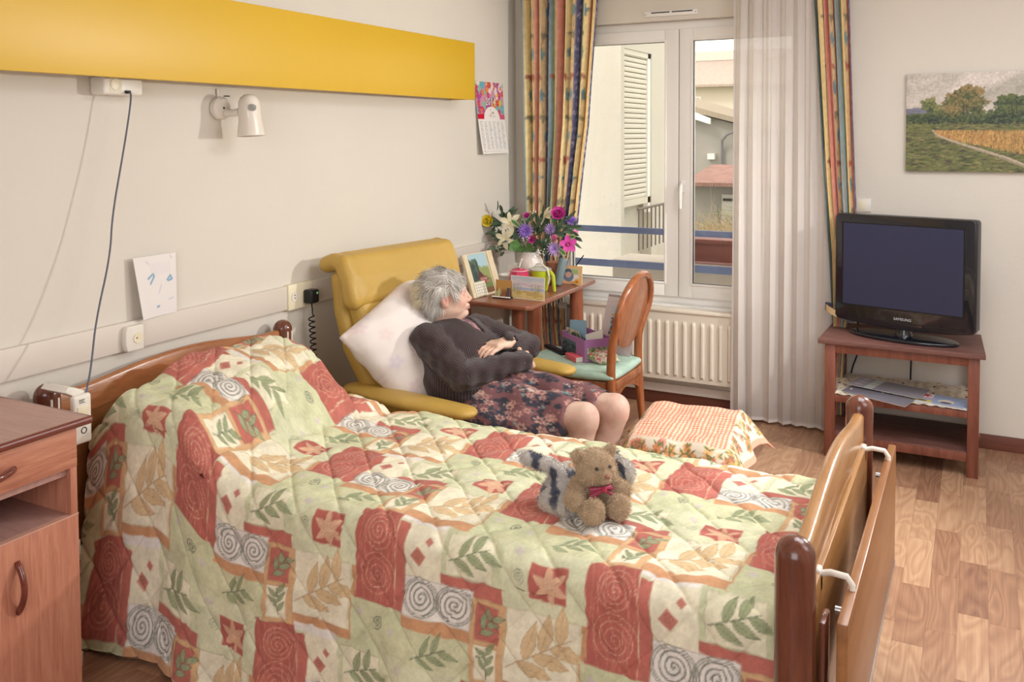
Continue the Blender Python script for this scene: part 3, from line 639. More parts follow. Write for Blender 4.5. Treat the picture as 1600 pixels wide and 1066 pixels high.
for x in (.25,.69):
    for y in (-.28,.28): v,f=cyl((x,y,0),(x,y,.09),.022); mk('foot',aw(v),f,w_leg,ac)
# ---- pillow in a printed pillowcase
def pillow():
    n=np.array([.80,-.12,.58]); n/=np.linalg.norm(n); u=np.array([-.1,-.99,.0]); u-=n*(u@n); u/=np.linalg.norm(u); v=np.cross(n,u); 
    c_,s_=math.cos(.36),math.sin(.36); u,v=u*c_+v*s_,-u*s_+v*c_
    if v[2]<0: v=-v
    c=np.array([.455,-1.865,.725]); Rm=np.stack([u,v,n])
    def f(X,Y,Z):
        P=[sum(Rm[i][k]*(q-c[k]) for k,q in enumerate((X,Y,Z))) for i in range(3)]
        a=np.clip(np.abs(P[0])/.29,0,1);b=np.clip(np.abs(P[1])/.235,0,1)
        th=.016+.078*np.sqrt(np.maximum((1-a**3.2)*(1-b**3.2),0)); bend=.55*P[0]**2
        th=th+.006*np.sin(P[0]*38+P[1]*25)*(a*b)+.004*np.sin(P[1]*60-P[0]*20)
        sd=np.maximum(np.maximum(np.abs(P[0])-.29-.015*b**2,np.abs(P[1])-.235-.012*a**2),np.abs(P[2]+bend)-th)
        return sd
    V,F=snet(f,c-.42,c+.42,.009); V=relax(V,F,3)
    q=(V-c)@Rm.T; p=Paint(.8,.7,.004,(236,226,222))
    rg=np.random.default_rng(5)
    for i in range(60):
        x,y=rg.uniform(0,.8),rg.uniform(0,.7); 
        for k in range(5): p.ell(x+.018*math.cos(k*1.26),y+.018*math.sin(k*1.26),.013,.009,[(226,200,206),(216,206,224),(232,210,204)][i%3],k*1.26,.55,.006)
    col=p.at(q[:,0]+.4,q[:,1]+.35)
    tag(mk('armchair_pillow',V,F,m_cloth,None,True,col),'pale pillow with faint pink flowers propped behind the seated woman','pillow')
pillow()
# ================================================================ person
m_skin=mat('skin',rough=.5,attr=True,spec=.35,sss=.08,bump=[('noise',170,.0012),('noise',40,.001)])
m_hair=mat('grey_hair',rough=.45,attr=True,spec=.5)
m_knit=bpy.data.materials.new('ribbed_knit'); m_knit.use_nodes=True
_t=m_knit.node_tree;_b=_t.nodes['Principled BSDF'];_b.inputs['Roughness'].default_value=.95;_b.inputs['Specular IOR Level'].default_value=.1;_b.inputs['Sheen Weight'].default_value=.25
_a=nd(_t,'ShaderNodeAttribute',attribute_name='Col');_sx=nd(_t,'ShaderNodeSeparateColor');_t.links.new(_a.outputs['Color'],_sx.inputs[0])
_m=nd(_t,'ShaderNodeMath',operation='MULTIPLY');_m.inputs[1].default_value=860;_t.links.new(_sx.outputs[0],_m.inputs[0]);_s=nd(_t,'ShaderNodeMath',operation='SINE');_t.links.new(_m.outputs[0],_s.inputs[0])
_r=nd(_t,'ShaderNodeMapRange');_r.inputs['From Min'].default_value=-1;_t.links.new(_s.outputs[0],_r.inputs['Value'])
_x=nd(_t,'ShaderNodeMix',data_type='RGBA');_x.inputs[6].default_value=(*s2l((54,42,44)),1);_x.inputs[7].default_value=(*s2l((80,65,67)),1);_t.links.new(_r.outputs[0],_x.inputs[0]);_t.links.new(_x.outputs[2],_b.inputs['Base Color'])
_bp=nd(_t,'ShaderNodeBump');_bp.inputs['Distance'].default_value=.0025;_t.links.new(_r.outputs[0],_bp.inputs['Height']);_t.links.new(_bp.outputs[0],_b.inputs['Normal'])
woman=thing('person','elderly woman in a brown ribbed cardigan dozing in the yellow armchair, arms folded','person',(.75,-1.78,0))
sR,eR,wR=np.array([.570,-1.965,.755]),np.array([.785,-2.035,.640]),np.array([.955,-1.80,.665])
sL,eL,wL=np.array([.625,-1.61,.735]),np.array([.875,-1.60,.680]),np.array([.865,-1.775,.730])
hipR,hipL=np.array([.72,-1.90,.515]),np.array([.72,-1.69,.515]); kR,kL=np.array([1.27,-1.865,.478]),np.array([1.335,-1.685,.475])
aR,aLk=np.array([1.20,-1.88,.09]),np.array([1.23,-1.71,.09])
HS=.94; HC=np.array([.556,-1.780,.916]); HA=math.radians(32); HT=math.radians(5)
hF=np.array([math.cos(HA)*math.cos(HT),math.sin(HA)*math.cos(HT),math.sin(HT)]); hLf=np.array([-math.sin(HA),math.cos(HA),0.]); hU=np.cross(hF,hLf)
HR=np.stack([hF,hLf,hU])
def hw(p): return HC+HS*(np.asarray(p,float)@HR)
def headf(X,Y,Z):
    P=[sum(HR[i][k]*(q-HC[k]) for k,q in enumerate((X,Y,Z)))/HS for i in range(3)]; x,y,z=P; ay=np.abs(y)
    d=sEll(x,y,z,(-.012,0,.032),(.100,.077,.090))
    d=smin(d,sEll(x,y,z,(.034,0,-.022),(.064,.062,.082)),.03)
    d=smin(d,sEll(x,ay,z,(.020,.030,-.066),(.055,.036,.034)),.025)      # jowls
    d=smin(d,sEll(x,y,z,(.080,0,-.094),(.022,.024,.018)),.022)           # chin
    d=smin(d,sEll(x,ay,z,(.062,.036,-.030),(.030,.026,.026)),.02)        # cheeks
    d=smin(d,sCap(x,ay,z,(.088,.012,.024),(.074,.042,.026),.011,.010),.014) # brow
    d=smax(d,-sEll(x,ay,z,(.099,.033,.004),(.016,.019,.012)),.012)       # sockets
    d=smin(d,sEll(x,ay,z,(.079,.032,.002),(.014,.015,.011)),.003)        # lids
    d=smin(d,sCap(x,y,z,(.094,0,.012),(.114,0,-.026),.008,.011),.012)    # nose
    d=smin(d,sEll(x,ay,z,(.103,.011,-.033),(.012,.009,.008)),.006)       # wings
    d=smin(d,sEll(x,y,z,(.088,0,-.060),(.022,.028,.016)),.012)
    d=smin(d,sCap(x,ay,z,(.106,0,-.057),(.094,.023,-.062),.0055,.002),.003); d=smin(d,sCap(x,ay,z,(.105,0,-.070),(.093,.022,-.067),.0065,.002),.003)
    d=smax(d,-sCap(x,ay,z,(.114,0,-.0635),(.092,.024,-.0645),.0015,.001),.002)
    e=sEll(x,ay,z,(-.008,.078,-.008),(.019,.010,.034),rotm('Y',-8)); e=smax(e,-sEll(x,ay,z,(-.003,.087,-.004),(.010,.007,.021)),.004); e=smin(e,sEll(x,ay,z,(-.002,.079,-.036),(.011,.006,.011)),.006)
    d=smin(d,e,.006)
    d=smin(d,sEll(x,y,z,(.030,0,-.105),(.045,.04,.028)),.025)            # under the chin
    return d*HS
NB=np.array([.535,-1.765,.775])
def neckf(X,Y,Z): return sCap(X,Y,Z,hw((-.030,0,-.04)),NB,.056,.066)
def torsof(X,Y,Z,g=0):
    d=sEll(X,Y,Z,(.70,-1.815,.575),(.195+g,.245+g,.155+g)); d=smin(d,sEll(X,Y,Z,(.60,-1.785,.685),(.145+g,.195+g,.125+g),rotm('Y',-18)),.08)
    d=smin(d,sCap(X,Y,Z,sR+[-.01,.03,-.01],sL+[-.01,-.03,-.01],.062+g,.062+g),.05); d=smin(d,sEll(X,Y,Z,(.70,-1.79,.655),(.11+g,.16+g,.09+g)),.06)
    return d
def armsf(X,Y,Z,g=0,k=.02):
    r=smin(sCap(X,Y,Z,sR,eR,.058+g,.047+g),sCap(X,Y,Z,eR,wR,.047+g,.032+g),k); l=smin(sCap(X,Y,Z,sL,eL,.058+g,.047+g),sCap(X,Y,Z,eL,wL,.046+g,.032+g),k)
    return r,l
def handf(X,Y,Z,w_,d,up,side,curl):
    """hand from wrist w_ along d; up = back of the hand, side = towards the thumb"""
    d=d/np.linalg.norm(d); up=up-d*(up@d); up/=np.linalg.norm(up); sd=np.cross(up,d)*side
    c=w_+d*.045; Rm=np.stack([d,sd,up]); f=sBox(X,Y,Z,c,(.046,.038,.013),.012,Rm); f=smin(f,sCap(X,Y,Z,w_-d*.02,w_+d*.02,.026,.026),.02)
    for i,(o,L) in enumerate(((.029,.072),(.010,.080),(-.010,.075),(-.029,.060))):
        p=w_+d*.085+sd*o; a=curl*.5; q=p+(d*math.cos(a)-up*math.sin(a))*L*.45+sd*o*.08; a=curl*1.2; r_=q+(d*math.cos(a)-up*math.sin(a))*L*.32; a=curl*1.8; e=r_+(d*math.cos(a)-up*math.sin(a))*L*.23
        f=smin(f,sCap(X,Y,Z,p-d*.02,q,.0098,.009),.006); f=smin(f,sCap(X,Y,Z,q,r_,.0092,.0084),.003); f=smin(f,sCap(X,Y,Z,r_,e,.0084,.0072),.003)
    p=w_+d*.02+sd*.026; q=p+(d*.55+sd*.8-up*.15)*.035; e=q+(d*.9+sd*.35-up*.25)*.034
    f=smin(f,sCap(X,Y,Z,p,q,.014,.011),.01); return smin(f,sCap(X,Y,Z,q,e,.0105,.0085),.004)
def skincol(V,base=(222,184,164)):
    n=fbm(V,22,3,2)[:,None]; c=np.array(base)+n*np.array([6,12,11]); return c
B=[]
def addb(f,lo,hi,h,colf,it=1):
    V,F=snet(f,lo,hi,h); V=relax(V,F,it,.4); B.append((V,F,colf(V)))
def headcol(V):
    q=((V-HC)/HS)@HR.T; c=skincol(V,(226,190,170)); 
    def spot(p,r,col,a):
        nonlocal c
        w_=np.exp(-(((q-np.array(p))/r)**2).sum(1))[:,None]*a; c=c*(1-w_)+np.array(col)*w_
    for s in (-1,1): spot((.065,s*.045,-.03),.03,(222,150,136),.6); spot((-.006,s*.08,-.005),.028,(224,150,136),.7); spot((.09,s*.033,.0),.014,(196,140,128),.5)
    spot((.105,0,-.064),(.02,.024,.008),(190,112,104),.8); spot((.118,0,-.025),.016,(222,156,142),.6)
    for p in ((.068,-.048,-.005),(.055,-.056,-.022),(.075,-.043,-.048)): spot(p,.005,(170,112,96),.8)
    spot((.088,.033,.027),(.02,.02,.004),(200,190,180),.6); spot((.088,-.033,.027),(.02,.02,.004),(200,190,180),.6)
    return c
addb(lambda X,Y,Z:smin(headf(X,Y,Z),neckf(X,Y,Z),.03),HC-[.16,.16,.20],HC+[.16,.16,.15],.0032,headcol)
addb(lambda X,Y,Z:smin(torsof(X,Y,Z,-.03),neckf(X,Y,Z),.03),(.35,-2.1,.40),(.95,-1.5,.86),.014,skincol)
def legsf(X,Y,Z):
    d=9.
    for h_,k_,a_ in ((hipR,kR,aR),(hipL,kL,aLk)):
        l=smin(sCap(X,Y,Z,h_,k_,.085,.060),sEll(X,Y,Z,k_+[.008,0,.006],(.056,.055,.060)),.02); l=smin(l,sCap(X,Y,Z,k_+[.0,0,-.03],k_*.55+a_*.45,.056,.055),.02); l=smin(l,sCap(X,Y,Z,k_*.6+a_*.4,a_,.055,.036),.02)
        l=smin(l,sCap(X,Y,Z,a_+[-.02,0,-.04],a_+[.13,-.01,-.055],.032,.028),.02); d=np.minimum(d,l)
    return d
addb(legsf,(.6,-2.05,0.0),(1.56,-1.55,.62),.011,lambda V:skincol(V,(214,178,162))*(1-.06*np.clip(fbm(V,60,2,7),0,1))[:,None])
hdL=np.array([-.30,-.95,-.05]);hdR=np.array([-.25,.95,-.25])
def handsL(X,Y,Z): return smin(sCap(X,Y,Z,eL,wL,.036,.027),handf(X,Y,Z,wL,hdL,np.array([.15,.1,1.]),-1,.55),.015)
def handsR(X,Y,Z): return smin(sCap(X,Y,Z,eR,wR,.036,.027),handf(X,Y,Z,wR,hdR,np.array([.9,.1,.4]),1,.5),.015)
addb(handsL,wL-.17,wL+.12,.0042,lambda V:skincol(V,(228,190,168)))
addb(handsR,wR-.14,wR+.19,.0042,lambda V:skincol(V,(228,190,168)))
V=[];F=[];C_=[];n=0
for v,f,c in B: V.append(v);F.append(f+n);C_.append(c);n+=len(v)
body=mk('body',np.concatenate(V),np.concatenate(F),m_skin,woman,True,np.concatenate(C_)); 
# cardigan
def cardf(X,Y,Z,full=False):
    t=torsof(X,Y,Z,.004)+.004*np.sin(X*55+Z*70)*np.exp(-((Z-.58)/.06)**2)
    r,l=armsf(X,Y,Z,.013); a=np.minimum(r,l); wob=.0035*np.sin((X-.1*Z)*95+Y*40)+.003*np.sin(Z*110+X*30)
    d=smin(t,a+wob,.022); d=np.maximum(d,-(Z-(.505+.0*X)-.12*(X-.9)*0)) 
    d=np.maximum(d,-(sCap(X,Y,Z,(.60,-1.735,.84),(.745,-1.775,.735),.050,.020)))
    d=np.maximum(d,-(neckf(X,Y,Z)-.006)); d=np.maximum(d,-(handsL(X,Y,Z)-.004)*1.0)
    d=np.maximum(d,(X-.88-.55*(Z-.52))*.8*(1) if False else d)
    # hem: a slanted cut across the lap
    hem=((X-.905)*.90-(Z-.60)*.30); d=np.where(a<.02,d,np.maximum(d,hem)); return d
V,F=snet(cardf,(.36,-2.14,.46),(1.05,-1.48,.90),.0065); V=relax(V,F,2)
def ribs(V):
    X,Y,Z=V.T; r=[]
    def ang(a,b,ref):
        d=(b-a)/np.linalg.norm(b-a); u=np.cross(d,ref);u/=np.linalg.norm(u); v=np.cross(d,u); q=V-a; t=np.clip((q@d)/np.linalg.norm(b-a),0,1); return np.arctan2(q@v,q@u)*.055
    ds=[sCap(X,Y,Z,sR,eR,.07,.06),sCap(X,Y,Z,eR,wR,.06,.045),sCap(X,Y,Z,sL,eL,.07,.06),sCap(X,Y,Z,eL,wL,.06,.045),torsof(X,Y,Z,.004)+.006]
    cs=[ang(sR,eR,np.array([0,0,1.])),ang(eR,wR,np.array([0,0,1.])),ang(sL,eL,np.array([0,0,1.])),ang(eL,wL,np.array([0,0,1.])),np.arctan2(Y+1.79,X-.60-.0*(Z-.6))*.17]
    k=np.argmin(np.stack(ds),0); return np.choose(k,cs)
rc=ribs(V)+.5
card_=mk('cardigan',V,F,m_knit,woman,True)
_ca=card_.data.color_attributes.new('Col','FLOAT_COLOR','POINT'); _c=np.ones((len(V),4),np.float32); _c[:,:3]=rc[:,None]; _ca.data.foreach_set('color',_c.ravel())
# buttons on the cardigan edge
for x,y,z in ((.862,-1.83,.60),(.845,-1.92,.565)): mk('button',*tf(box((x-.008,y-.004,z-.008),(x+.008,y+.004,z+.008),.003),40,'z',(x,y,z)),mat('dark_button',(50,40,40),.3),card_)
# floral prints
def floral(w_,h_,seed,base,dark,n=90,sc=1.0):
    p=Paint(w_,h_,.0028,base); rg=np.random.default_rng(seed)
    for i in range(int(n*1.2)):
        x,y=rg.uniform(0,w_),rg.uniform(0,h_); 
        for k in range(6): p.ell(x+rg.normal()*.016*sc,y+rg.normal()*.013*sc,.015*sc,.010*sc,dark,rg.uniform(0,3),.95,.004)
    for i in range(n*6): p.ell(rg.uniform(0,w_),rg.uniform(0,h_),.0028,.0022,[(196,160,156),(160,100,100),(212,190,176),(90,80,96)][i%4],0,.8)
    for i in range(int(n*.8)):
        x,y=rg.uniform(0,w_),rg.uniform(0,h_); r=rg.uniform(.010,.017)*sc
        for k in range(6): p.ell(x+r*math.cos(k*1.05),y+r*math.sin(k*1.05),r*.55,r*.36,(218,176,160),k*1.05,.95); p.ell(x+r*math.cos(k*1.05),y+r*math.sin(k*1.05),r*.3,r*.14,(168,104,100),k*1.05,.9)
        p.ell(x,y,r*.35,r*.35,(70,48,56)); p.ell(x,y,r*.15,r*.15,(200,150,120))
    for i in range(n//3):
        x,y=rg.uniform(0,w_),rg.uniform(0,h_)
        for k in range(5): p.ell(x+.006*math.cos(k*1.26),y+.006*math.sin(k*1.26),.005,.003,(116,158,160),k*1.26,.9)
    for i in range(n//2):
        x,y=rg.uniform(0,w_),rg.uniform(0,h_)
        for k in range(9): p.ell(x+rg.normal()*.010,y+rg.normal()*.008,.0032,.0026,(224,196,180),0,.9)
    return p
FP=floral(.9,.8,4,(124,86,88),(62,62,72),170,.95)
def skirtf(X,Y,Z):
    d=smin(sCap(X,Y,Z,hipR,kR+[-.01,0,0],.112,.074),sCap(X,Y,Z,hipL,kL+[-.01,0,0],.112,.074),.05); d=smin(d,sEll(X,Y,Z,(.74,-1.79,.545),(.17,.20,.11)),.06)
    d=smin(d,sCap(X,Y,Z,(.84,-2.02,.46),(1.13,-1.945,.42),.065,.05),.07)   # fabric falling over the near side
    d=d+.005*np.sin(X*34+Y*22)+.003*np.sin(Y*60-X*18)
    cut=(X-1.235)*.93-(Y+1.87)*.30; d=np.maximum(d,cut); d=np.maximum(d,-(legsf(X,Y,Z)-.003)); return d
V,F=snet(skirtf,(.58,-2.16,.34),(1.38,-1.50,.70),.006); V=relax(V,F,2)
mk('skirt',V,F,m_cloth,woman,True,FP.at((V[:,0]-.55)%.9,(-V[:,1]-V[:,2]*1.05-1.0)%.8,True))
BP=floral(.3,.3,9,(150,104,110),(60,54,70),60,.30)
def blousef(X,Y,Z): return np.maximum(np.maximum(torsof(X,Y,Z,-.006),-(Z-.66)),-(neckf(X,Y,Z)-.002))
V,F=snet(blousef,(.56,-1.92,.64),(.90,-1.6,.88),.007); V=relax(V,F,1)
lab=np.arange(len(V))
for _ in range(200):
    m_=lab[F].min(1); n_=lab.copy(); np.minimum.at(n_,F.ravel(),np.repeat(m_,4))
    if (n_==lab).all(): break
    lab=n_
keep=lab==np.bincount(lab).argmax(); ix=np.cumsum(keep)-1; F=ix[F[keep[F].all(1)]]; V=V[keep]
mk('blouse',V,F,m_cloth,woman,True,BP.at((V[:,1]*1.0)%.3,(V[:,2])%.3,True))
for k_,a_ in ((kR,aR),(kL,aLk)):
    f=lambda X,Y,Z,a_=a_:np.maximum(smin(sCap(X,Y,Z,a_+[-.025,0,-.045],a_+[.14,-.01,-.055],.042,.036),sCap(X,Y,Z,a_+[-.03,0,-.04],a_+[-.01,0,-.02],.042,.042),.01),-(Z-.004))
    V,F=snet(f,a_+[-.12,-.1,-.1],a_+[.22,.1,.06],.008); mk('slipper',relax(V,F,1),F,mat('slipper_felt',(92,70,84),.9),woman,True)
# hair: a cap of strands
def hairf(X,Y,Z):
    x,y,z=[sum(HR[i][k]*(q-HC[k]) for k,q in enumerate((X,Y,Z)))/HS for i in range(3)]
    d=sEll(x,y,z,(-.022,0,.036),(.110,.090,.098)); d=smin(d,sEll(x,y,z,(-.062,0,-.035),(.052,.068,.062)),.03)
    d=d+.004*np.sin(x*70+z*45)*np.sin(y*60)+.003*np.sin(z*130+x*60)
    cut=-(x*.82-.030-.55*np.maximum(z-.035,0)*0+ .9*np.minimum(z-.045,0)*0)  # front limit
    front=x-(.052+.42*np.clip(z-.01,0,.12)+.10*np.clip(-z,0,.1)*0); d=smax(d,front,.012)
    ear=sEll(x,np.abs(y),z,(.004,.088,-.014),(.034,.05,.040)); d=smax(d,-ear,.01); d=smax(d,-(z+.078-.25*np.clip(-x,0,.1)*0),.01); d=smax(d,-sEll(x,y,z,(.07,0,-.05),(.07,.12,.065)),.01)
    return d*HS
V,F=snet(hairf,HC-[.17,.17,.14],HC+[.17,.17,.17],.005); V=relax(V,F,2)
q=((V-HC)/HS)@HR.T
def hcol(q,rgn=None): 
    f=fbm(np.stack([q[:,0]*3+q[:,2],q[:,1]*2,q[:,2]*.6-q[:,0]*.5],1),60,3,6); c=np.array([196,190,182])+f[:,None]*np.array([26,26,26]); return np.clip(c,60,240)
hair=mk('hair',V,F,m_hair,woman,True,hcol(q)*.92)
def strands(n,seed):
    rg=np.random.default_rng(seed); Ns=np.zeros_like(V); 
    fn=np.cross(V[F[:,1]]-V[F[:,0]],V[F[:,2]]-V[F[:,0]]); 
    for k in range(4): np.add.at(Ns,F[:,k],fn)
    Ns/=np.linalg.norm(Ns,axis=1)[:,None]+1e-12
    i=rg.integers(0,len(V),n); p=V[i]; N=Ns[i]; lq=((p-HC)/HS)@HR.T; ok=(N@hF*0+lq[:,0]<.075); p,N,lq=p[ok],N[ok],lq[ok]; n=len(p)
    # combed back and down from the crown
    d=np.stack([-.55+.0*lq[:,0],lq[:,1]*4,-.85-1.0*(lq[:,2]<0)+.9*(lq[:,2]>.06)],1)+rg.normal(size=(n,3))*.22; d=np.where((lq[:,0]>.02)[:,None],d*[-.7,1,1]+[.15,0,-.35],d); d=d@HR
    L=rg.uniform(.035,.075,n)[:,None]; K=6; Vs=np.zeros((n,K,2,3)); cur=p+N*.0005; 
    for k in range(K):
        dd=d-N*(d*N).sum(1)[:,None]*(.9 if k<3 else .75); dd/=np.linalg.norm(dd,axis=1)[:,None]+1e-9
        s=np.cross(dd,N); s/=np.linalg.norm(s,axis=1)[:,None]+1e-9; w_=.0014*(1-k/(K-.7))
        Vs[:,k,0]=cur-s*w_;Vs[:,k,1]=cur+s*w_; lift=.35*np.sin(k*.9)*.01; cur=cur+dd*L/K+N*(.0016 if k<2 else .0004)+s*(rg.normal(size=(n,1))*.0012)
        d=d+hU*-.08
    q_=((Vs.reshape(-1,3)-HC)/HS)@HR.T; base=np.repeat(rg.uniform(-1,1,n),K*2)[:,None]
    c=np.clip(np.array([204,198,190])+base*np.array([46,46,48]),70,255)
    j=(np.arange(n)[:,None]*K*2+np.arange(K-1)[None]*2).ravel(); Q=np.stack([j,j+1,j+3,j+2],1); return Vs.reshape(-1,3),Q,c
Vs,Q,c=strands(9000,3)
# blown tuft at the back of the head, resting on the pillow
rg=np.random.default_rng(8); n=900; K=9; st=hw((0,0,0))+((np.stack([rg.uniform(-.125,-.10,n),rg.uniform(-.065,.03,n),rg.uniform(-.03,.075,n)],1)*HS)@HR)
tv=np.zeros((n,K,2,3)); cur=st.copy(); d0=(np.stack([-.9+0*st[:,0],rg.normal(size=n)*.25-.15,.35+rg.normal(size=n)*.3],1))@HR
for k in range(K):
    d0=d0+np.array([0,0,-.17]); dd=d0/np.linalg.norm(d0,axis=1)[:,None]; s=np.cross(dd,hLf); s/=np.linalg.norm(s,axis=1)[:,None]; w_=.0011*(1-k/K)
    tv[:,k,0]=cur-s*w_;tv[:,k,1]=cur+s*w_; cur=cur+dd*rg.uniform(.004,.009,n)[:,None]
j=(np.arange(n)[:,None]*K*2+np.arange(K-1)[None]*2).ravel(); Q2=np.stack([j,j+1,j+3,j+2],1)+len(Vs)
c2=np.clip(np.array([214,200,170])+np.repeat(rg.uniform(-1,1,n),K*2)[:,None]*24,0,250)
mk('hair_strands',np.concatenate([Vs,tv.reshape(-1,3)]),np.concatenate([Q,Q2]),m_hair,hair,True,np.concatenate([c,c2]))
# ================================================================ curtains, radiator
m_curt=mat('curtain_cotton',rough=.9,attr=True,spec=.1,bump=('noise',500,.0004))
def curtain_paint(w_,h_,seq,seed):
    p=Paint(w_,h_,.004,(212,182,128)); rg=np.random.default_rng(seed); x=0; tot=sum(s[1] for s in seq)
    C={'navy':(96,96,130),'teal':(136,156,158),'cream':(232,210,156),'tan':(208,180,138),'red':(206,140,124),'olive':(176,170,128),'gold':(230,200,142)}
    for nme,wd in seq:
        wd=wd/tot*w_; p.rect(x,0,x+wd,h_,C[nme],e=.004)
        if nme=='navy':
            for k in range(int(h_/.05)):
                p.spiral(x+wd*(.35+.3*(k%2)),k*.05+.02,.016,1.3,.0035,(196,192,214),.85,ph=k)
        if nme in('cream','tan') and wd>.05:
            t=np.linspace(0,h_,120); cx=x+wd*.5+wd*.25*np.sin(t*9+x*30); p.line(np.stack([cx,t],1),.003,(150,120,96),.8)
            for k in range(int(h_/.13)):
                y=k*.13+.03; sx=x+wd*.5+wd*.25*math.sin(y*9+x*30); col=[(126,158,160),(180,110,90),(116,150,158),(146,138,112)][k%4]
                for q in range(3): p.leaf(sx,y,-1.2+q*1.1+(k%2)*math.pi*.6,.045,.022,col,(110,100,90))
        if nme=='red': p.line([(x+.002,0),(x+.002,h_)],.004,(210,180,130))
        x+=wd
    n=fbm(np.stack([p.x.ravel(),p.y.ravel()],1),60,2,seed).reshape(p.nx,p.ny); p.c=np.clip(p.c*(1+.05*n)[...,None],0,255); return p
def curtain(name,label,seq,xl,xr,z0,z1,y0,folds,amp,seed,group,nu=260,nv=200,m=None,paint=None,thick=.004,squash=0):
    p=paint if paint is not None else curtain_paint(1.3,z1-z0,seq,seed)
    def pos(u,v):
        z=z1+(z0-z1)*v; a=np.interp(z,*xl);b=np.interp(z,*xr); w_=b-a
        s=u+.012*np.sin(u*folds*6.28*.5+seed)+.01*np.sin(v*5+u*9); x=a+w_*s; ph=u*folds*2*np.pi+.6*np.sin(u*7+seed)
        A=amp*(1+.25*np.sin(u*11+v*2)); sq=np.clip((z-.78)/.35,0,1)*squash+(1-squash); A=A*(.22+.78*sq); y=y0*sq-.029*(1-sq)+A*np.sin(ph)+.006*sq*np.sin(v*9+u*20)
        x=x+.35*A*np.sin(2*ph+.8)*np.minimum(1,6*np.minimum(u,1-u)); return np.stack([x,y,z],1)
    P,Q,u,v=grid(pos,nu,nv); V,F=solid(P,Q,nu,nv,np.broadcast_to(np.array([0,thick,0.]),P.shape)); c=p.at(u*p.w,v*p.h)
    return tag(mk(name,V,F,m or m_curt,None,True,np.concatenate([c,c])),label,'curtain',group)
SEQ1=[('navy',3),('teal',7),('cream',8),('tan',5),('red',8),('tan',9),('navy',5),('teal',4),('cream',6),('olive',3),('red',7),('cream',12),('tan',5),('navy',3),('teal',3),('cream',7),('red',2),('gold',10),('navy',1)]
curtain('curtain','striped floral curtain at the left of the window, beside the flowers',SEQ1,([0,.6,1.1,2.5,2.7],[.20,.17,.115,.07,.07]),([0,.4,.75,1.1,1.7,2.46,2.7],[.42,.36,.36,.485,.567,.618,.62]),.14,2.70,-.095,9,.030,2,None,squash=1,thick=.0025)
SEQ2=[('teal',4),('gold',4),('cream',5),('red',9),('tan',2),('red',5),('teal',4),('olive',3),('gold',3),('tan',5),('red',3),('navy',2)]
curtain('curtain','striped floral curtain at the right of the window, pulled back behind the television',SEQ2,([0,.3,.62,.70,.98,1.4,2.37,2.7],[2.01,2.01,2.01,2.005,1.99,1.955,1.895,1.885]),([0,.3,.62,.70,.98,1.26,2.36,2.7],[2.07,2.07,2.09,2.11,2.14,2.125,2.078,2.07]),.06,2.70,-.152,6,.020,4,None,nu=200)
# tie band
def tie():
    p=curtain_paint(.3,.1,[('gold',6),('navy',5),('tan',3),('teal',5)],3); t=np.linspace(0,1,60); 
    def pos(u,v):
        a=u*2*np.pi; cx,cy=2.050,-.150; x=cx+.072*np.cos(a); y=cy-.045+.065*np.sin(a); z=.735-.035*v-.055*(x-1.975)/.14*1.0
        return np.stack([x,y,z-.02*np.sin(a)*0],1)
    P,Q,u,v=grid(pos,60,8); V,F=solid(P,Q,60,8,np.stack([.003*np.cos(u*6.283),.003*np.sin(u*6.283),0*u],1)); c=p.at(u*.3,v*.1)
    tag(mk('curtain_tieback',V,F,m_curt,None,True,np.concatenate([c,c])),'striped fabric tieback holding the right curtain behind the television','tieback')
tie()
m_sheer=bpy.data.materials.new('sheer_voile'); m_sheer.use_nodes=True; _t=m_sheer.node_tree; _t.nodes.clear()
_o=nd(_t,'ShaderNodeOutputMaterial');_d=nd(_t,'ShaderNodeBsdfDiffuse');_d.inputs[0].default_value=(*s2l((244,238,234)),1);_l=nd(_t,'ShaderNodeBsdfTranslucent');_l.inputs[0].default_value=(*s2l((236,228,222)),1);_p=nd(_t,'ShaderNodeBsdfTransparent')
_m1=nd(_t,'ShaderNodeMixShader');_m1.inputs[0].default_value=.42;_m2=nd(_t,'ShaderNodeMixShader');_m2.inputs[0].default_value=.07
_t.links.new(_d.outputs[0],_m1.inputs[1]);_t.links.new(_l.outputs[0],_m1.inputs[2]);_t.links.new(_m1.outputs[0],_m2.inputs[1]);_t.links.new(_p.outputs[0],_m2.inputs[2]);_t.links.new(_m2.outputs[0],_o.inputs[0])
def sheer():
    def pos(u,v):
        z=2.70+(.018-2.70)*v; w_=.522+.02*v; ph=u*2*np.pi*7+.9*np.sin(u*9)+.3*np.sin(v*3+u*5); A=.020*(.65+.35*v)*(1+.4*np.sin(u*13+v))
        x=1.455-.008*v+w_*u+.3*A*np.sin(2*ph); y=-.128+A*np.sin(ph)+.005*np.sin(u*130)*(1-v)**2+.004*np.sin(u*47+v*3); return np.stack([x,y,z],1)
    P,Q,u,v=grid(pos,300,70)
    o=mk('sheer_curtain',P,Q,m_sheer,None,True); tag(o,'long white sheer voile curtain covering the right part of the window','curtain')
    h=lambda s: grid(lambda u,v:pos(s*np.ones_like(u)+(.006*(v-.5)),u),70,3)[:2]
    P2,Q2,_,_=grid(lambda u,v:pos(u,.993+.007*v)+[0,-.0015,0],300,3); mk('hem',P2,Q2,mat('voile_hem',(232,226,222),.8),o,True)
sheer()
rad=thing('radiator','cream ribbed panel radiator under the window','radiator',(.96,-.07,.17))
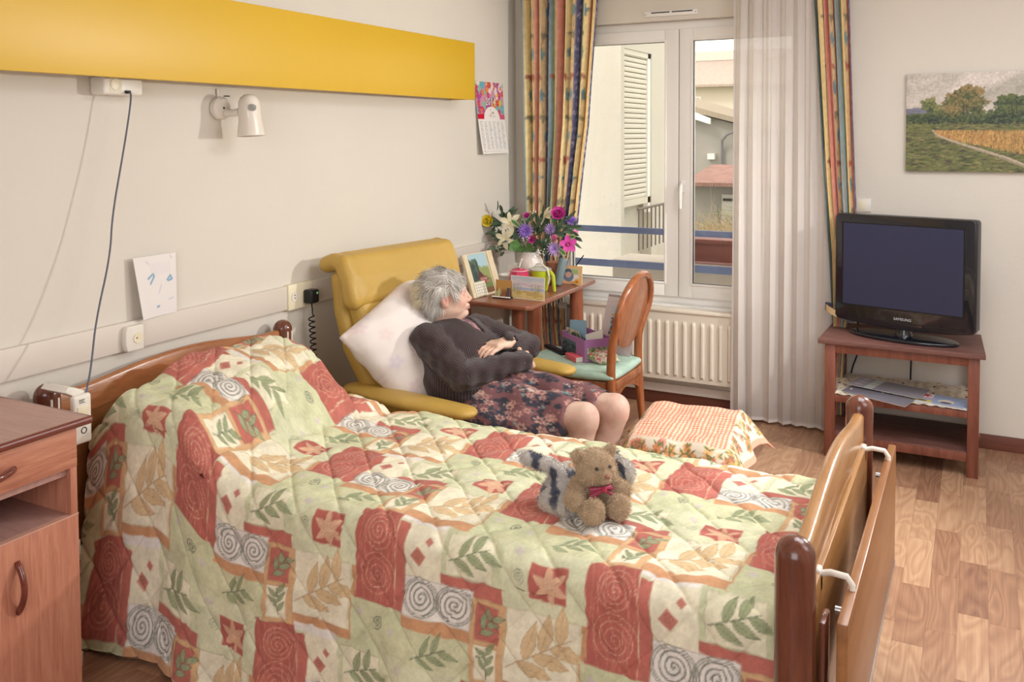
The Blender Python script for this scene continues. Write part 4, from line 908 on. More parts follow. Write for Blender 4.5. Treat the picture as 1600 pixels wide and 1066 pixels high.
def radiator():
    x0,x1,z0,z1=.43,1.475,.176,.588; nu,nv=700,70
    def pos(u,v):
        x=x0+(x1-x0)*u;z=z0+(z1-z0)*v; k=(x-.468)/.0538; g=np.abs(k-np.round(k))*.0538; on=(x>.45)&(x<x1-.03)
        zz=np.clip(np.minimum(z-.212,.520-z)/.012+1,0,1); d=np.clip(1-(g/.012)**4,0,1)*zz*on*np.clip(1,0,1)
        return np.stack([x,-.096-.011*d,z],1)
    P,Q,u,v=grid(pos,nu,nv); V,F=solid(P,Q,nu,nv,np.broadcast_to(np.array([0,.02,0.]),P.shape)); mk('front_panel',V,F,m_rad,rad,40)
m_rad=mat('radiator_enamel',(228,218,202),.4)
radiator()
V=M(); V.add(box((.43,-.078,.176),(1.475,-.03,.588),.004)); V.build('rear_panel',m_rad,rad)
V=M(); V.add(box((.425,-.106,.584),(1.48,-.03,.604),.005)); V.build('top_cover',m_rad,rad)
mk('valve',*tf(lathe([(.0,-.03),(.019,-.03),(.021,-.02),(.021,.012),(.017,.026),(.0,.028)],(0,0,0),20),90,'y',t=(.375,-.075,.56)),m_white,rad)
mk('valve_body',*cyl((.38,-.075,.56),(.435,-.075,.56),.011),m_metal,rad); mk('supply_pipe',*cyl((.39,-.07,.10),(.39,-.07,.56),.008),m_rad,rad)
# ================================================================ desk
desk=thing('desk','reddish wooden desk with round legs in the corner, crowded with flowers and cards','desk',(.32,-.55,0))
mk('desktop',*prism([(.03,-1.035),(.585,-1.035),(.612,-1.008),(.585,-.06),(.57,-.045),(.03,-.045)],.712,.740,'z',.009),w_desk,desk,40)
mk('underframe',*box((.10,-.85,.685),(.50,-.17,.712),.002),w_desk,desk)
for x,y in ((.10,-.17),(.50,-.16),(.525,-.80),(.10,-.85)): mk('leg',*lathe([(.030,0),(.036,.01),(.041,.4),(.041,.713)],(x,y,0),28),w_leg,desk)
D=.7405
# ---- framed / standing items
def P_(w_,h_,res,c): return Paint(w_,h_,res,c)
def landscape(p,kind,rg):
    w_,h_=p.w,p.h; xy=np.stack([p.x.ravel(),p.y.ravel()],1); s=1/w_
    n=fbm(xy,6*s,4,1).reshape(p.nx,p.ny); f=p.y/h_
    def blend(m,c): p.mix(m,c)
    if kind=='chalet':
        p.c[:]=(176,206,214); p.mix(np.clip((f-.18-.16*np.abs(p.x/w_-.35)*2+.05*n)*14,0,1),(150,160,104)); 
        p.mix(np.clip((f-.30+.25*p.x/w_-.1*n)*20,0,1)*(p.x/w_<.45),(84,104,94)); p.mix(np.clip((f-.62+.04*n)*20,0,1),(122,142,92)); 
        for i in range(120): p.ell(rg.uniform(0,.4)*w_,rg.uniform(.18,.6)*h_,.012*w_/.2,.02*h_/.25,[(70,88,84),(100,118,96),(60,76,80)][i%3],0,.7)
        W=lambda pts,wd,c: p.line(np.array(pts)*[w_,h_],wd*w_,c)
        for k in range(14): W([(.28+.02*k,.62-.028*k if k<7 else .424+.028*(k-7)*1.0),(.28+.02*k+.3,.66)],.03,(96,62,60))
        p.rect(.36*w_,.58*h_,.78*w_,.76*h_,(140,86,70)); 
        for i in range(10): p.rect((.40+.037*i)*w_,.62*h_,(.415+.037*i)*w_,.66*h_,(236,224,220)); 
        for i in range(90): p.ell(rg.uniform(.3,.85)*w_,rg.uniform(.66,.76)*h_,.008*w_,.006*h_,[(230,130,130),(240,220,220),(200,90,100)][i%3])
        p.rect(0,.86*h_,w_,h_,(132,96,72)); p.mix((f>.80)&(f<.87),(116,140,84),.8)
    return p
rg=np.random.default_rng(12)
# large easel picture of a chalet, with a calendar block strip: leaning tablet
ch=thing('chalet_picture_calendar','standing picture of a chalet in a pale wooden frame at the desk left corner','picture frame',(.22,-.83,D))
n0=np.array([.80,-.60,0]);   # frame faces right and toward the room
A_=np.array([.232,-.975,D]);Bp=np.array([.262,-.700,D]); eu=Bp-A_; up=np.array([-.075,-.0,.235]); 
pp=landscape(P_(.26,.25,.0022,(230,220,200)),'chalet',rg)
fr=P_(.36,.26,.003,(226,212,184))
hgt=.245
back=A_+up*1.0
card('picture',A_+up*.985+eu*.16+np.array([.005,-.001,0]),eu*.62,-up*.93,pp,m_print,ch,.002)
Nn=np.cross(eu,up);Nn/=np.linalg.norm(Nn)
def slab(name,a,b,c,th,m,parent,bev=.002):
    """box from corner a along b and c with thickness th on the far side"""
    a=np.array(a);N=np.cross(b,c);N/=np.linalg.norm(N); v=[a,a+b,a+b+c,a+c]; v=[x for x in v]+[x-N*th for x in v]
    return mk(name,np.array(v),[[0,1,2,3],[7,6,5,4],[0,4,5,1],[1,5,6,2],[2,6,7,3],[3,7,4,0]],m,parent,False)
m_pale=wood('pale_pine',(222,204,168),(236,222,192),.5,(10,10,2),4,coat=0)
slab('frame_back',A_,eu,up,.008,m_pale,ch)
slab('frame_stile',A_+Nn*.008,eu*.15,up,.008,m_pale,ch); slab('frame_stile',A_+eu*.82+Nn*.008,eu*.18,up,.008,m_pale,ch)
cb=P_(.1,.08,.0015,(232,226,208)); 
for i in range(5):
    for j in range(4): cb.rect(.012+i*.018,.014+j*.016,.020+i*.018,.020+j*.016,(150,146,140),.8)
card('calendar_block',A_+up*.34+eu*.10+Nn*.012,eu*.38,-up*.32,cb,m_paper,ch,.004)
slab('support_leg',A_+eu*.4-Nn*.010+np.array([-.085,.01,0]),eu*.2,up*.8+np.array([.075,0,0]),.004,m_black,ch)
# small village scene ornament
mv=thing('village_ornament','small orange village silhouette ornament between chalet picture and beach card','ornament',(.36,-.86,D))
mo_=mat('amber_wood',(196,142,84),.5); mdk=mat('dark_resin',(52,48,50),.6)
V=M(); V.add(box((.315,-.905,D),(.425,-.855,D+.010),.003)); V.build('base',mdk,mv)
V=M()
for i in range(14): V.add(lathe([(.0,-.004),(.007,-.001),(.006,.003),(.0,.005)],(.318+i*.008,-.906,D+.009),8))
V.build('snow',m_white,mv)
pb=P_(.11,.09,.0012,(206,156,92)); pb.rect(0,.05,.11,.09,(190,136,80))
for x,h_ in ((.012,.03),(.03,.045)): pb.leaf(x,.088,-math.pi/2,h_,.012,(214,206,160))
pb.rect(.048,.062,.072,.088,(110,76,56)); pb.rect(.053,.068,.067,.088,(214,170,110)); pb.rect(.084,.04,.10,.088,(60,56,66)); pb.rect(.087,.034,.092,.042,(220,216,210))
card('backdrop',(.318,-.868,D+.098),(.104,-.004,0),(0,0,-.09),pb,m_print,mv,.006)
V=M(); V.add(cyl((.333,-.895,D+.01),(.333,-.895,D+.045),.007,.001,12)); V.build('tree',mat('sage',(170,176,120),.7),mv); V=M(); V.add(cyl((.350,-.892,D+.01),(.350,-.892,D+.055),.008,.001,12)); V.build('tree',mat('sage2',(196,190,140),.7),mv)
mk('house',*prism([(.372,D+.01),(.396,D+.01),(.396,D+.03),(.384,D+.042),(.372,D+.03)],-.9,-.885,'y'),mat('brick_house',(150,96,66),.7),mv)
mk('tower',*box((.405,-.9,D+.01),(.418,-.888,D+.06)),mat('slate_tower',(84,80,92),.6),mv)
# beach postcard standing at the front
bc=P_(.21,.128,.0011,(196,206,216)); f=bc.y/bc.h; xy=np.stack([bc.x.ravel(),bc.y.ravel()],1); nn=fbm(xy*[1,2.5],30,3,5).reshape(bc.nx,bc.ny)
bc.mix(np.clip((f-.12+.06*nn)*8,0,1),(224,212,216)); bc.mix(np.clip((.05-np.abs(f-.36+.05*nn))*30,0,1),(206,190,208)); bc.mix((f>.50)&(f<.60),(178,190,214)); bc.mix(np.clip((f-.60+.10*nn-.10*np.exp(-((bc.x/bc.w-.35)/.2)**2)+.05)*22,0,1),(226,204,140)); bc.mix(np.clip(nn*2-.2,0,1)*(f>.6),(196,168,104),.7)
for i in range(90): 
    x=rg.choice([rg.uniform(.01,.06),rg.uniform(.13,.19)]); y=rg.uniform(.045,.085); bc.line([(x,y+.01),(x+rg.normal()*.004,y-.006)],.0012,(140,148,116),.8)
for a,b,c,d in ((0,0,.21,.004),(0,.124,.21,.128),(0,0,.004,.128),(.206,0,.21,.128)): bc.rect(a,b,c,d,(240,234,222))
o=card('beach_card',(.411,-.862,D+.1285),(.212,-.012,.0),(0,-.006,-.127),bc,m_print,None,.003); tag(o,'postcard of a pale sandy beach standing upright at the desk front edge','card')
# white tub, white napkin holder, pink pot, green jug
wt=thing('white_tub','round white plastic tub behind the village ornament on the desk','tub',(.235,-.56,D))
mk('tub_wall',*lathe([(.045,0),(.050,.004),(.056,.07),(.059,.072),(.057,.078),(.050,.076),(.046,.01),(0,.01)],(.235,-.56,D),32),m_white,wt)
nh=thing('napkin_holder','white openwork holder standing left of the white vase','holder',(.235,-.47,D))
slab('side_plate',(.195,-.50,D+.0),np.array([.085,-.02,0]),np.array([.0,.0,.125]),.003,m_white,nh); slab('side_plate',(.285,-.47,D),np.array([.05,.04,0]),np.array([-.045,-.03,.14]),.004,m_white,nh); slab('shelf_plate',(.19,-.51,D+.075),np.array([.1,-.01,0]),np.array([.01,.07,.0]),.003,mat('rose_plastic',(206,120,140),.4),nh)
pk=thing('pink_pot','faceted bright pink pot in front of the white vase','pot',(.345,-.60,D))
mk('pot_wall',*lathe([(.040,0),(.054,.02),(.060,.09),(.054,.115),(.034,.130),(0,.130)],(.350,-.64,D),9),mat('pink_glass',(206,52,98),.25,coat=.5),pk,smooth=False)
mk('pot_rim',*tube([(.350+.050*math.cos(t),-.64+.050*math.sin(t),D+.120) for t in np.linspace(0,6.283,20,endpoint=False)],.004,8,closed=True),mat('pale_pink',(232,170,184),.4),pk)
jg=thing('measuring_jug','lime green plastic jug with clear lid and curved handle','jug',(.44,-.57,D))
mk('jug_body',*lathe([(.04,0),(.044,.004),(.060,.118),(.064,.121),(.061,.123),(.055,.116),(.04,.008),(0,.008)],(.45,-.57,D),32),mat('lime_plastic',(190,206,50),.3,coat=.3),jg)
mk('jug_handle',*tube([(.502,-.585,D+.112),(.526,-.592,D+.114),(.544,-.597,D+.095),(.550,-.60,D+.05),(.555,-.602,D+.006)],[.009,.010,.010,.010,.008],10,flat=1.3),mat('lime_plastic2',(196,210,56),.3),jg)
mk('lid',*lathe([(.065,.121),(.066,.127),(.04,.138),(0,.142)],(.45,-.57,D),32),mat('clear_lid',(222,222,216),.15,alpha=.7),jg)
mk('lid_handle',*tube([(.415,-.58,D+.135),(.435,-.585,D+.155),(.470,-.592,D+.158),(.508,-.6,D+.135),(.526,-.603,D+.08),(.516,-.603,D+.045)],.005,10),m_white,jg)
# baby photo frame
bf=thing('photo_frame','orange flower-decorated photo frame with a baby picture at desk right edge','photo frame',(.52,-.29,D))
bp=P_(.155,.105,.001,(232,178,124)); 
for i in range(50): bp.ell(rg.uniform(0,.155),rg.uniform(0,.105),.004,.003,[(240,200,120),(228,150,110),(244,224,180)][i%3],0,.7)
bp.rect(.022,.014,.135,.088,(196,204,160)); bp.rect(.07,.02,.13,.05,(170,184,130)); bp.rect(.085,.05,.135,.088,(226,214,206)); bp.ell(.068,.062,.034,.03,(112,130,150)); bp.ell(.067,.045,.021,.024,(214,170,150)); bp.ell(.066,.032,.022,.015,(92,102,120)); bp.ell(.067,.050,.017,.015,(216,172,150)); bp.ell(.061,.048,.002,.0014,(90,64,60));bp.ell(.073,.048,.002,.0014,(90,64,60));bp.ell(.067,.058,.004,.0015,(170,100,96))
card('photo',(.444,-.302,D+.112),(.152,.006,.0),(.0,-.010,-.108),bp,m_print,bf,.010)
def flat_flower(c,r,n,m,mc,parent,name,nrm=(0,-1,.1)):
    V=M(); 
    for k in range(n):
        a=k*2*math.pi/n; e=np.array([math.cos(a),0,math.sin(a)]); s=np.array([-math.sin(a),0,math.cos(a)]); pz=[c,c+e*r*.55+s*r*.24,c+e*r,c+e*r*.55-s*r*.24]; pz=[np.array(q)+[0,-.003,0] for q in pz]
        V.add((np.array(pz+[q+[0,.003,0] for q in pz]),[[0,1,2,3],[7,6,5,4],[0,4,5,1],[1,5,6,2],[2,6,7,3],[3,7,4,0]]))
    o=V.build(name,m,parent); mk(name+'_centre',*cyl(np.array(c)+[0,-.007,0],np.array(c)+[0,0,0],r*.3,n=12),mc,o); return o
my=mat('sun_yellow',(232,190,80),.5);mor=mat('coral_orange',(224,112,70),.5)
flat_flower(np.array([.575,-.318,D+.022]),.022,9,my,mor,bf,'flower_decoration'); flat_flower(np.array([.455,-.306,D+.105]),.016,6,mor,my,bf,'flower_decoration')
slab('support_leg',(.50,-.22,D),np.array([.03,0,0]),np.array([0,-.07,.09]),.003,m_pale,bf)
for a,b in (((.545,-.27,D+.11),(.592,-.262,D+.175)),):
    o=mk('pen',*tube([a,b],[.004,.0035],8),m_black); tag(o,'black pen sticking up behind the orange photo frame','pen')
# vases
vs=mat('white_glaze',(226,214,206),.25,coat=.4,var=.05,varscale=20)
o=mk('vase',*lathe([(.038,0),(.045,.004),(.074,.07),(.080,.115),(.070,.16),(.050,.195),(.052,.205),(.046,.203),(.06,.15),(.07,.11),(.04,.01),(0,.01)],(.325,-.44,D),36),vs,None,True); tag(o,'rounded off-white glazed vase holding the large flower bouquet','vase')
mk('raised_rib',*tube([(.30,-.505,D+.03),(.292,-.523,D+.08),(.290,-.525,D+.12),(.298,-.505,D+.17)],.005,8),vs,o)
o=mk('clay_pot',*lathe([(.035,0),(.04,.004),(.052,.13),(.056,.135),(.050,.135),(.036,.01),(0,.01)],(.435,-.33,D),28),mat('terracotta',(178,122,98),.7),None,True); tag(o,'plain brown clay pot standing right behind the white vase','pot')
o=mk('blue_bottle',*tf(lathe([(.0,0),(.024,0),(.026,.01),(.026,.15),(.02,.165),(.0,.166)],(0,0,0),20),14,'y',t=(.475,-.385,D+.008)),mat('blue_grey_card',(128,146,152),.5),None,True); tag(o,'slanting blue-grey cylinder leaning beside the clay pot','bottle')
# ---- bouquet of artificial flowers
bq=thing('flower_bouquet','large mixed bouquet of purple, pink, white and yellow flowers in the white vase','bouquet',(.325,-.44,D+.20))
mp=lambda n,c,**k: mat(n,c,.6,**k)
f_lil=mp('lily_petal',(238,228,196)); f_pur=mp('purple_petal',(142,106,196)); f_pur2=mp('pale_purple',(186,156,214)); f_mag=mp('magenta_petal',(206,70,158)); f_pink=mp('pink_petal',(232,140,186)); f_yel=mp('yellow_petal',(238,214,60)); f_leaf=mp('dark_leaf',(92,116,90),var=.25,varscale=60); f_leaf2=mp('fresh_leaf',(98,142,78),var=.3,varscale=60); f_edge=mp('leaf_stripe',(214,220,180)); f_wh=mp('tiny_white',(244,240,228))
def petal(c,d,up,L,w_,cupv=.3,n=6,tipw=.0,start=.25):
    d=d/np.linalg.norm(d); s=np.cross(d,up); s/=np.linalg.norm(s)+1e-9; up2=np.cross(s,d); V=[];F=[]
    for i in range(n):
        t=i/(n-1); wd=w_*(start+(1-start)*math.sin(math.pi*min(1,t*.62+.08)) if t<.75 else w_ and (math.sin(math.pi*min(1,t*.62+.08))*(1-(t-.75)/.25*(1-tipw)))); cen=c+d*L*t*math.cos(cupv*t)+up2*L*t*math.sin(cupv*t)
        V+= [cen-s*wd/2+up2*wd*.18,cen,cen+s*wd/2+up2*wd*.18]
        if i: k=3*i; F+= [[k-3,k-2,k+1,k],[k-2,k-1,k+2,k+1]]
    return np.array(V),F
def basis(n):
    n=np.array(n,float);n/=np.linalg.norm(n); a=np.cross(n,[0,0,1.]); a/=np.linalg.norm(a); return n,a,np.cross(a,n)
def bloom(name,c,nrm,rings,m,centre=None,mc=None):
    n,a,b=basis(nrm); V=M(); c=np.array(c,float)
    for k,L,w_,open_,ph,cup in rings:
        for i in range(k):
            t=ph+i*2*math.pi/k; r=a*math.cos(t)+b*math.sin(t); d=r*math.sin(open_)+n*math.cos(open_); V.add(petal(c+n*.002,d,n if open_>.5 else -r,L,w_,cup))
    o=V.build(name,m,bq,smooth=True)
    if centre: mk('flower_centre',*lathe([(0,-.002),(centre,0),(centre*.8,centre*.6),(0,centre*.8)],c+n*.006,10),mc,o)
    # stem down to the vase mouth
    m0=np.array([.325,-.44,D+.19]); t=np.linspace(0,1,7)[:,None]; q=c*(1-t)+m0*t+np.array([0,0,1])*(np.sin(t*math.pi)*-.02)+np.array([0,.01,0])*np.sin(t*math.pi); q=q-n*.004*(1-t)
    mk('stem',*tube(q,.0022,6),f_leaf,o); return o
cam_n=(.35,-.9,.25)
rose=lambda s:[(3,.020*s,.020*s,.15,0,.5),(4,.028*s,.028*s,.4,.4,.5),(5,.036*s,.034*s,.8,.9,.5),(6,.042*s,.038*s,1.15,.2,.35)]
lily=[(3,.074,.034,1.15,.3,-.40),(3,.070,.028,1.05,.3+math.pi/3,-.45)]
daisy=lambda s:[(16,.042*s,.009,1.35,0,-.1),(14,.034*s,.008,1.0,.2,.1),(10,.022*s,.007,.6,.1,.2)]
bloom('rose',(.032,-.42,1.116),(.1,-1,.1),rose(1.3),f_yel)
bloom('lily',(.186,-.43,1.112),(.2,-1,.2),lily,f_lil,.006,f_yel); bloom('lily',(.161,-.45,1.016),(.0,-1,.1),lily,f_lil,.006,f_yel); bloom('lily',(.400,-.38,1.155),(-.3,-.6,.6),lily,f_lil,.006,f_yel)
bloom('gerbera',(.305,-.47,1.069),cam_n,daisy(1.35),f_pur,.010,f_pur2); bloom('gerbera',(.445,-.42,1.083),cam_n,daisy(.95),f_pur2,.008,f_pur); bloom('gerbera',(.555,-.36,1.13),(.6,-.5,.6),daisy(1.0),f_pur,.008,f_pur2); bloom('gerbera',(.485,-.45,.969),cam_n,daisy(1.2),f_pur2,.009,f_pur)
bloom('rose',(.503,-.43,1.165),(.3,-.8,.5),rose(1.5),f_mag); bloom('rosebud',(.292,-.42,1.150),(.1,-.8,.6),rose(.7),f_mag); bloom('rosebud',(.356,-.48,1.022),(.2,-.9,.1),rose(.8),f_mag)
bloom('tulip',(.485,-.44,1.018),(.0,-.55,.8),[(3,.045,.036,.22,0,.25),(3,.045,.034,.28,1.05,.25)],f_pink); bloom('orchid',(.562,-.43,.998),(.6,-.8,.2),[(5,.060,.040,1.1,.2,-.2),(3,.030,.024,.6,0,.2)],f_mag,.006,f_wh)
bloom('orchid',(.575,-.36,1.06),(.7,-.6,.2),[(5,.026,.020,1.0,.2,-.2)],f_pink)
V=M(); rg=np.random.default_rng(21)
lvs=[((.10,-.37,1.155),(.02,-.04,.045)),((.115,-.36,1.13),(.05,0,.03)),((.08,-.38,1.10),(-.05,0,.01)),((.12,-.40,1.06),(.03,0,-.05)),((.10,-.40,1.04),(-.06,0,-.02)),((.20,-.42,1.05),(-.02,0,-.06)),((.22,-.42,1.0),(-.05,0,-.03)),((.38,-.40,1.06),(.05,0,.03)),((.43,-.40,1.05),(.06,0,.02)),((.40,-.40,1.0),(.04,0,-.03)),((.36,-.38,1.10),(.03,0,.05)),((.52,-.38,1.09),(.06,0,.02)),((.54,-.38,1.05),(.07,0,-.02)),((.46,-.40,1.10),(.03,0,.05)),((.25,-.42,1.09),(.04,0,.04)),((.27,-.40,1.03),(-.03,0,.05)),((.14,-.42,.955),(-.05,0,.0)),((.40,-.42,.97),(.04,0,-.01)),((.33,-.38,1.06),(.02,0,.06)),((.30,-.36,1.0),(.05,-.01,-.02))]
for p0,d in lvs:
    for k in range(7): d2=np.array(d)+rg.normal(size=3)*.026; V.add(petal(np.array(p0)+rg.normal(size=3)*.016,d2,np.array([.1,-1,.3])+rg.normal(size=3)*.3,np.linalg.norm(d2)*1.1,.022,.3))
V.build('dark_foliage',f_leaf,bq,smooth=True)
for c,d,L,w_ in (((.285,-.50,.965),(-.5,-.2,.35),.075,.075),((.345,-.50,.955),(.35,-.2,.6),.075,.055),((.31,-.49,.95),(-.2,-.4,.6),.06,.06)): mk('round_leaf',*petal(np.array(c),np.array(d),np.array([.1,-1,.2]),L,w_,.3,8),f_leaf2,bq,True)
for c,d,L in (((.262,-.46,1.09),(-.7,-.1,.6),.075),((.285,-.46,1.08),(.05,-.1,1),.07),((.52,-.46,.975),(.9,-.2,-.6),.07),((.545,-.42,1.04),(1,-.1,.1),.08)):
    o=mk('striped_leaf',*petal(np.array(c),np.array(d),np.array([.1,-1,.2]),L,.030,.15,8),f_edge,bq,True); mk('leaf_centre',*petal(np.array(c)+[0,-.0025,0],np.array(d),np.array([.1,-1,.2]),L*.92,.018,.15,8),f_leaf2,o,True)
for c,n_,sp in (((.10,-.46,.955),16,(.05,.015)),((.05,-.45,.94),6,(.015,.012)),((.415,-.49,.95),22,(.03,.02)),((.36,-.47,1.185),6,(.02,.01)),((.33,-.50,1.03),10,(.03,.012)),((.45,-.45,1.03),8,(.03,.02)),((.12,-.4,1.09),10,(.02,.02))):
    V=M()
    for k in range(n_): q=np.array(c)+[rg.uniform(-1,1)*sp[0],rg.uniform(-.01,.01),rg.uniform(-1,1)*sp[1]]; V.add(lathe([(0,-.004),(.0038,-.001),(.0035,.002),(0,.004)],q,7)); 
    o=V.build('baby_breath',f_wh,bq,smooth=True); o['kind']='stuff'; m0=np.array([.325,-.44,D+.19]); mk('sprig_stem',*tube([c,(np.array(c)+m0)/2+[0,0,.01],m0],.0014,5),f_leaf,o)
# ================================================================ chair with cushion and things on it
cx,cy=.86,-.915
chr_=thing('dining_chair','wooden chair with an oval panel back facing the desk, pale green seat pad','chair',(cx,cy,0))
for x,y in ((.66,-1.09),(.66,-.74)): mk('leg',*lathe([(.015,0),(.024,.42),(.024,.43)],(x,y,0),20),w_chair,chr_)
mk('seat_frame',*prism([(.615,-1.08),(.64,-1.13),(1.07,-1.125),(1.125,-1.09),(1.125,-.74),(1.07,-.705),(.64,-.70),(.615,-.75)],.372,.418,'z',.006),w_chair,chr_)
NV=21
def chair_post(y,s):
    return [(1.135,y,.0),(1.115,y,.2),(1.10,y,.36),(1.098,y,.48),(1.105,y,.56)]
yn,yf=-1.115,-.715
tp=[]; 
for (yy,s) in ((yn,-1),): tp=chair_post(yn,-1)
ring=[]
for t in np.linspace(math.pi*1.0,0,19):   # near side up over the top to the far side
    yy=(yn+yf)/2-.0+.228*math.cos(t)*(1.0); zz=.74+.195*math.sin(t)
    ring.append((1.105+(zz-.56)*.22,yy,zz))
ring=[(1.112,-1.122,.62)]+ring+[(1.125,-.722,.66),(1.112,-.745,.60)]
path=chair_post(yn,-1)[:-1]+[(1.103,-1.12,.56)]+ring+[(1.104,-.730,.545)]+chair_post(yf,1)[::-1][1:]
# smooth the path
Pz=np.array(path)
for _ in range(2):
    Q_=[Pz[0]]
    for a,b in zip(Pz[:-1],Pz[1:]): Q_+= [a*.75+b*.25,a*.25+b*.75]
    Pz=np.array(Q_+[Pz[-1]])
mk('back_frame',*tube(Pz,np.interp(Pz[:,2],[0,.35,.6,.95],[.016,.024,.0215,.019]),14),w_chair,chr_,True)
pan=[]
for t in np.linspace(0,2*math.pi,44,endpoint=False):
    yy=-.918+.186*math.cos(t)*(1-.10*math.sin(t)); zz=.735+.185*math.sin(t)
    pan.append((yy,zz))
V,F=prism(pan,-.007,.007,'x',.003); V[:,0]+=1.105+(V[:,2]-.56)*.22; mk('back_panel',V,F,w_chair,chr_,40)
V=[];F=[]
for i,t in enumerate(np.linspace(0,1,15)):
    yy=yn+.02+(yf-yn-.04)*t; zb=.30+.055*math.sin(math.pi*t); 
    for dx,z in ((-.009,zb),(.009,zb),(.009,.40),(-.009,.40)): V.append((1.103+dx,yy,z))
    if i: k=4*i; F+= [[k-4+j,k-4+(j+1)%4,k+(j+1)%4,k+j] for j in range(4)]
F+= [[3,2,1,0],[56,57,58,59]]; mk('back_rail',np.array(V),F,w_chair,chr_)
for y in (-1.02,-.80): mk('screw_cap',*cyl((1.112,y,.378),(1.116,y,.378),.005),m_black,chr_)
sp=snet(lambda X,Y,Z:(np.sqrt(((X-.855)/.285)**2+((Y+.915)/.235)**2+((Z-.441)/.026)**2*1.0)-1)*.024 if False else sBox(X,Y,Z,(.852,-.915,.442),(.275,.235,.023),.022)+.10*np.maximum(np.hypot((X-.85)/1.15,(Y+.915))-.235,0),(.55,-1.18,.41),(1.16,-.65,.475),.008)
spc=np.array([178,206,190])+fbm(sp[0],30,3,4)[:,None]*np.array([12,12,12])
pad=mk('seat_pad',relax(sp[0],sp[1],2),sp[1],m_cloth,chr_,True,spc); pad['label']='pale mint green fabric seat pad'
SZ=.4655
# purple postcard box with cards
bx=thing('card_box','open purple cardboard box filled with postcards, standing on the chair','box',(.83,-.89,SZ))
m_pur=mat('purple_card',(176,120,178),.6,var=.05,varscale=20)
c0=np.array([.705,-.835,SZ]);e1=np.array([.205,-.165,0]);e2=np.array([.10,.125,0]);hh=np.array([0,0,.118])
slab('box_side',c0,e1,hh,.003,m_pur,bx); slab('box_side',c0+e1,e2,hh,.003,m_pur,bx); slab('box_side',c0+e1+e2,-e1,hh,.003,m_pur,bx); slab('box_side',c0+e2,-e2,hh,.003,m_pur,bx); slab('box_bottom',c0+[0,0,.003],e1,e2,.003,m_pur,bx)
Nb=np.cross(e1,hh);Nb/=np.linalg.norm(Nb)
p1=P_(.14,.085,.0012,(96,116,128)); 
for i in range(160): p1.ell(rg.uniform(0,.14),rg.uniform(.02,.085),rg.uniform(.003,.012),.004,[(50,58,70),(64,84,84),(120,140,150),(44,50,58)][i%4],rg.uniform(0,3),.8)
card('printed_picture',c0+e1*.04+Nb*.0015+[0,0,.088],e1*.60,(0,0,-.082),p1,m_print,bx,.001)
p2=P_(.12,.08,.0012,(150,156,120)); 
for i in range(120): p2.ell(rg.uniform(0,.12),rg.uniform(0,.08),.008,.005,[(110,126,90),(190,180,150),(90,100,80),(206,196,176)][i%4],rg.uniform(0,3),.8)
N2=np.cross(e2,hh);N2/=np.linalg.norm(N2); card('printed_picture',c0+e1+N2*.0015+e2*.08+[0,0,.075],e2*.85,(0,0,-.065),p2,m_print,bx,.001)
def photo(name,label,a,u_,v_,sky,cols,seed,split=.45):
    p=P_(.12,.085,.0014,sky); r=np.random.default_rng(seed)
    for i in range(200): p.ell(r.uniform(0,.12),r.uniform(split,1)*.085,r.uniform(.003,.010),.004,cols[i%len(cols)],r.uniform(0,3),.85)
    o=card(name,a,u_,v_,p,m_print,None,.0012); tag(o,label,'postcard'); return o
GR=[(84,104,72),(120,136,86),(60,78,60),(150,156,120)]
photo('postcard','blue sky postcard standing tallest at the back of the purple box',(.742,-.805,SZ+.175),(.105,-.02,.008),(0,-.0,-.16),(150,186,206),[(96,112,110),(120,130,120),(70,84,84)],3,.6)
photo('postcard','green landscape postcard with white edge leaning in the purple box',(.735,-.835,SZ+.142),(.10,-.065,-.006),(-.006,-.004,-.125),(206,206,190),GR,4,.12)
photo('postcard','dark green postcard behind the blank white card in the box',(.80,-.872,SZ+.14),(.055,-.055,-.02),(0,0,-.12),(110,130,110),GR,5,.0)
pw_=P_(.13,.09,.003,(234,232,222)); o=card('blank_card',(.862,-.875,SZ+.120),(.105,-.02,.042),(.012,-.018,-.105),pw_,m_paper,None,.0012); tag(o,'blank cream card leaning out of the purple box','card')
# plastic wallet with a photo
pl_=thing('plastic_wallet','clear plastic wallet with a colourful town photo leaning behind the box','wallet',(.97,-.74,SZ))
slab('wallet_sheet',(.872,-.742,SZ),np.array([.20,-.035,0]),np.array([.062,.02,.315]),.002,mat('milky_plastic',(222,206,206),.25,alpha=.8),pl_)
slab('zip_edge',np.array([.872,-.742,SZ])+np.array([.062,.02,.315])*.97,np.array([.20,-.035,0]),np.array([.062,.02,.315])*.035,.004,mat('mauve_zip',(156,126,150),.5),pl_)
pt_=P_(.12,.16,.0016,(186,206,214)); 
for i in range(260): pt_.rect(*(lambda x,y:(x,y,x+.012,y+.009))(rg.uniform(0,.11),rg.uniform(.04,.15)),[(206,150,80),(60,70,120),(226,200,150),(120,84,60),(90,110,150),(160,90,50)][i%6],.9,0)
card('photo',np.array([.905,-.752,SZ])+np.array([.062,.02,.315])*.82+[.012,-.004,0],np.array([.125,-.022,0]),-np.array([.062,.02,.315])*.50,pt_,m_print,pl_,.001)
rm=thing('remote_control','long black remote control lying on the green seat pad','remote control',(.66,-.82,SZ))
v,f=box((-.105,-.019,0),(.105,.019,.018),.006,3); a_=math.atan2(-.165,.21); R_=np.array(Matrix.Rotation(a_,3,'Z')); mk('casing',v@R_.T+[.668,-.835,SZ],f,m_black,rm)
for i in range(10):
    for j in range(3): v,f=box((-.085+i*.017,-.012+j*.010,.017),(-.076+i*.017,-.006+j*.010,.020),.001,1); mk('button',v@R_.T+[.668,-.835,SZ],f,mat('button_grey',(70,74,84),.5) if (i,j)==(0,0) else bpy.data.materials['button_grey'],rm)
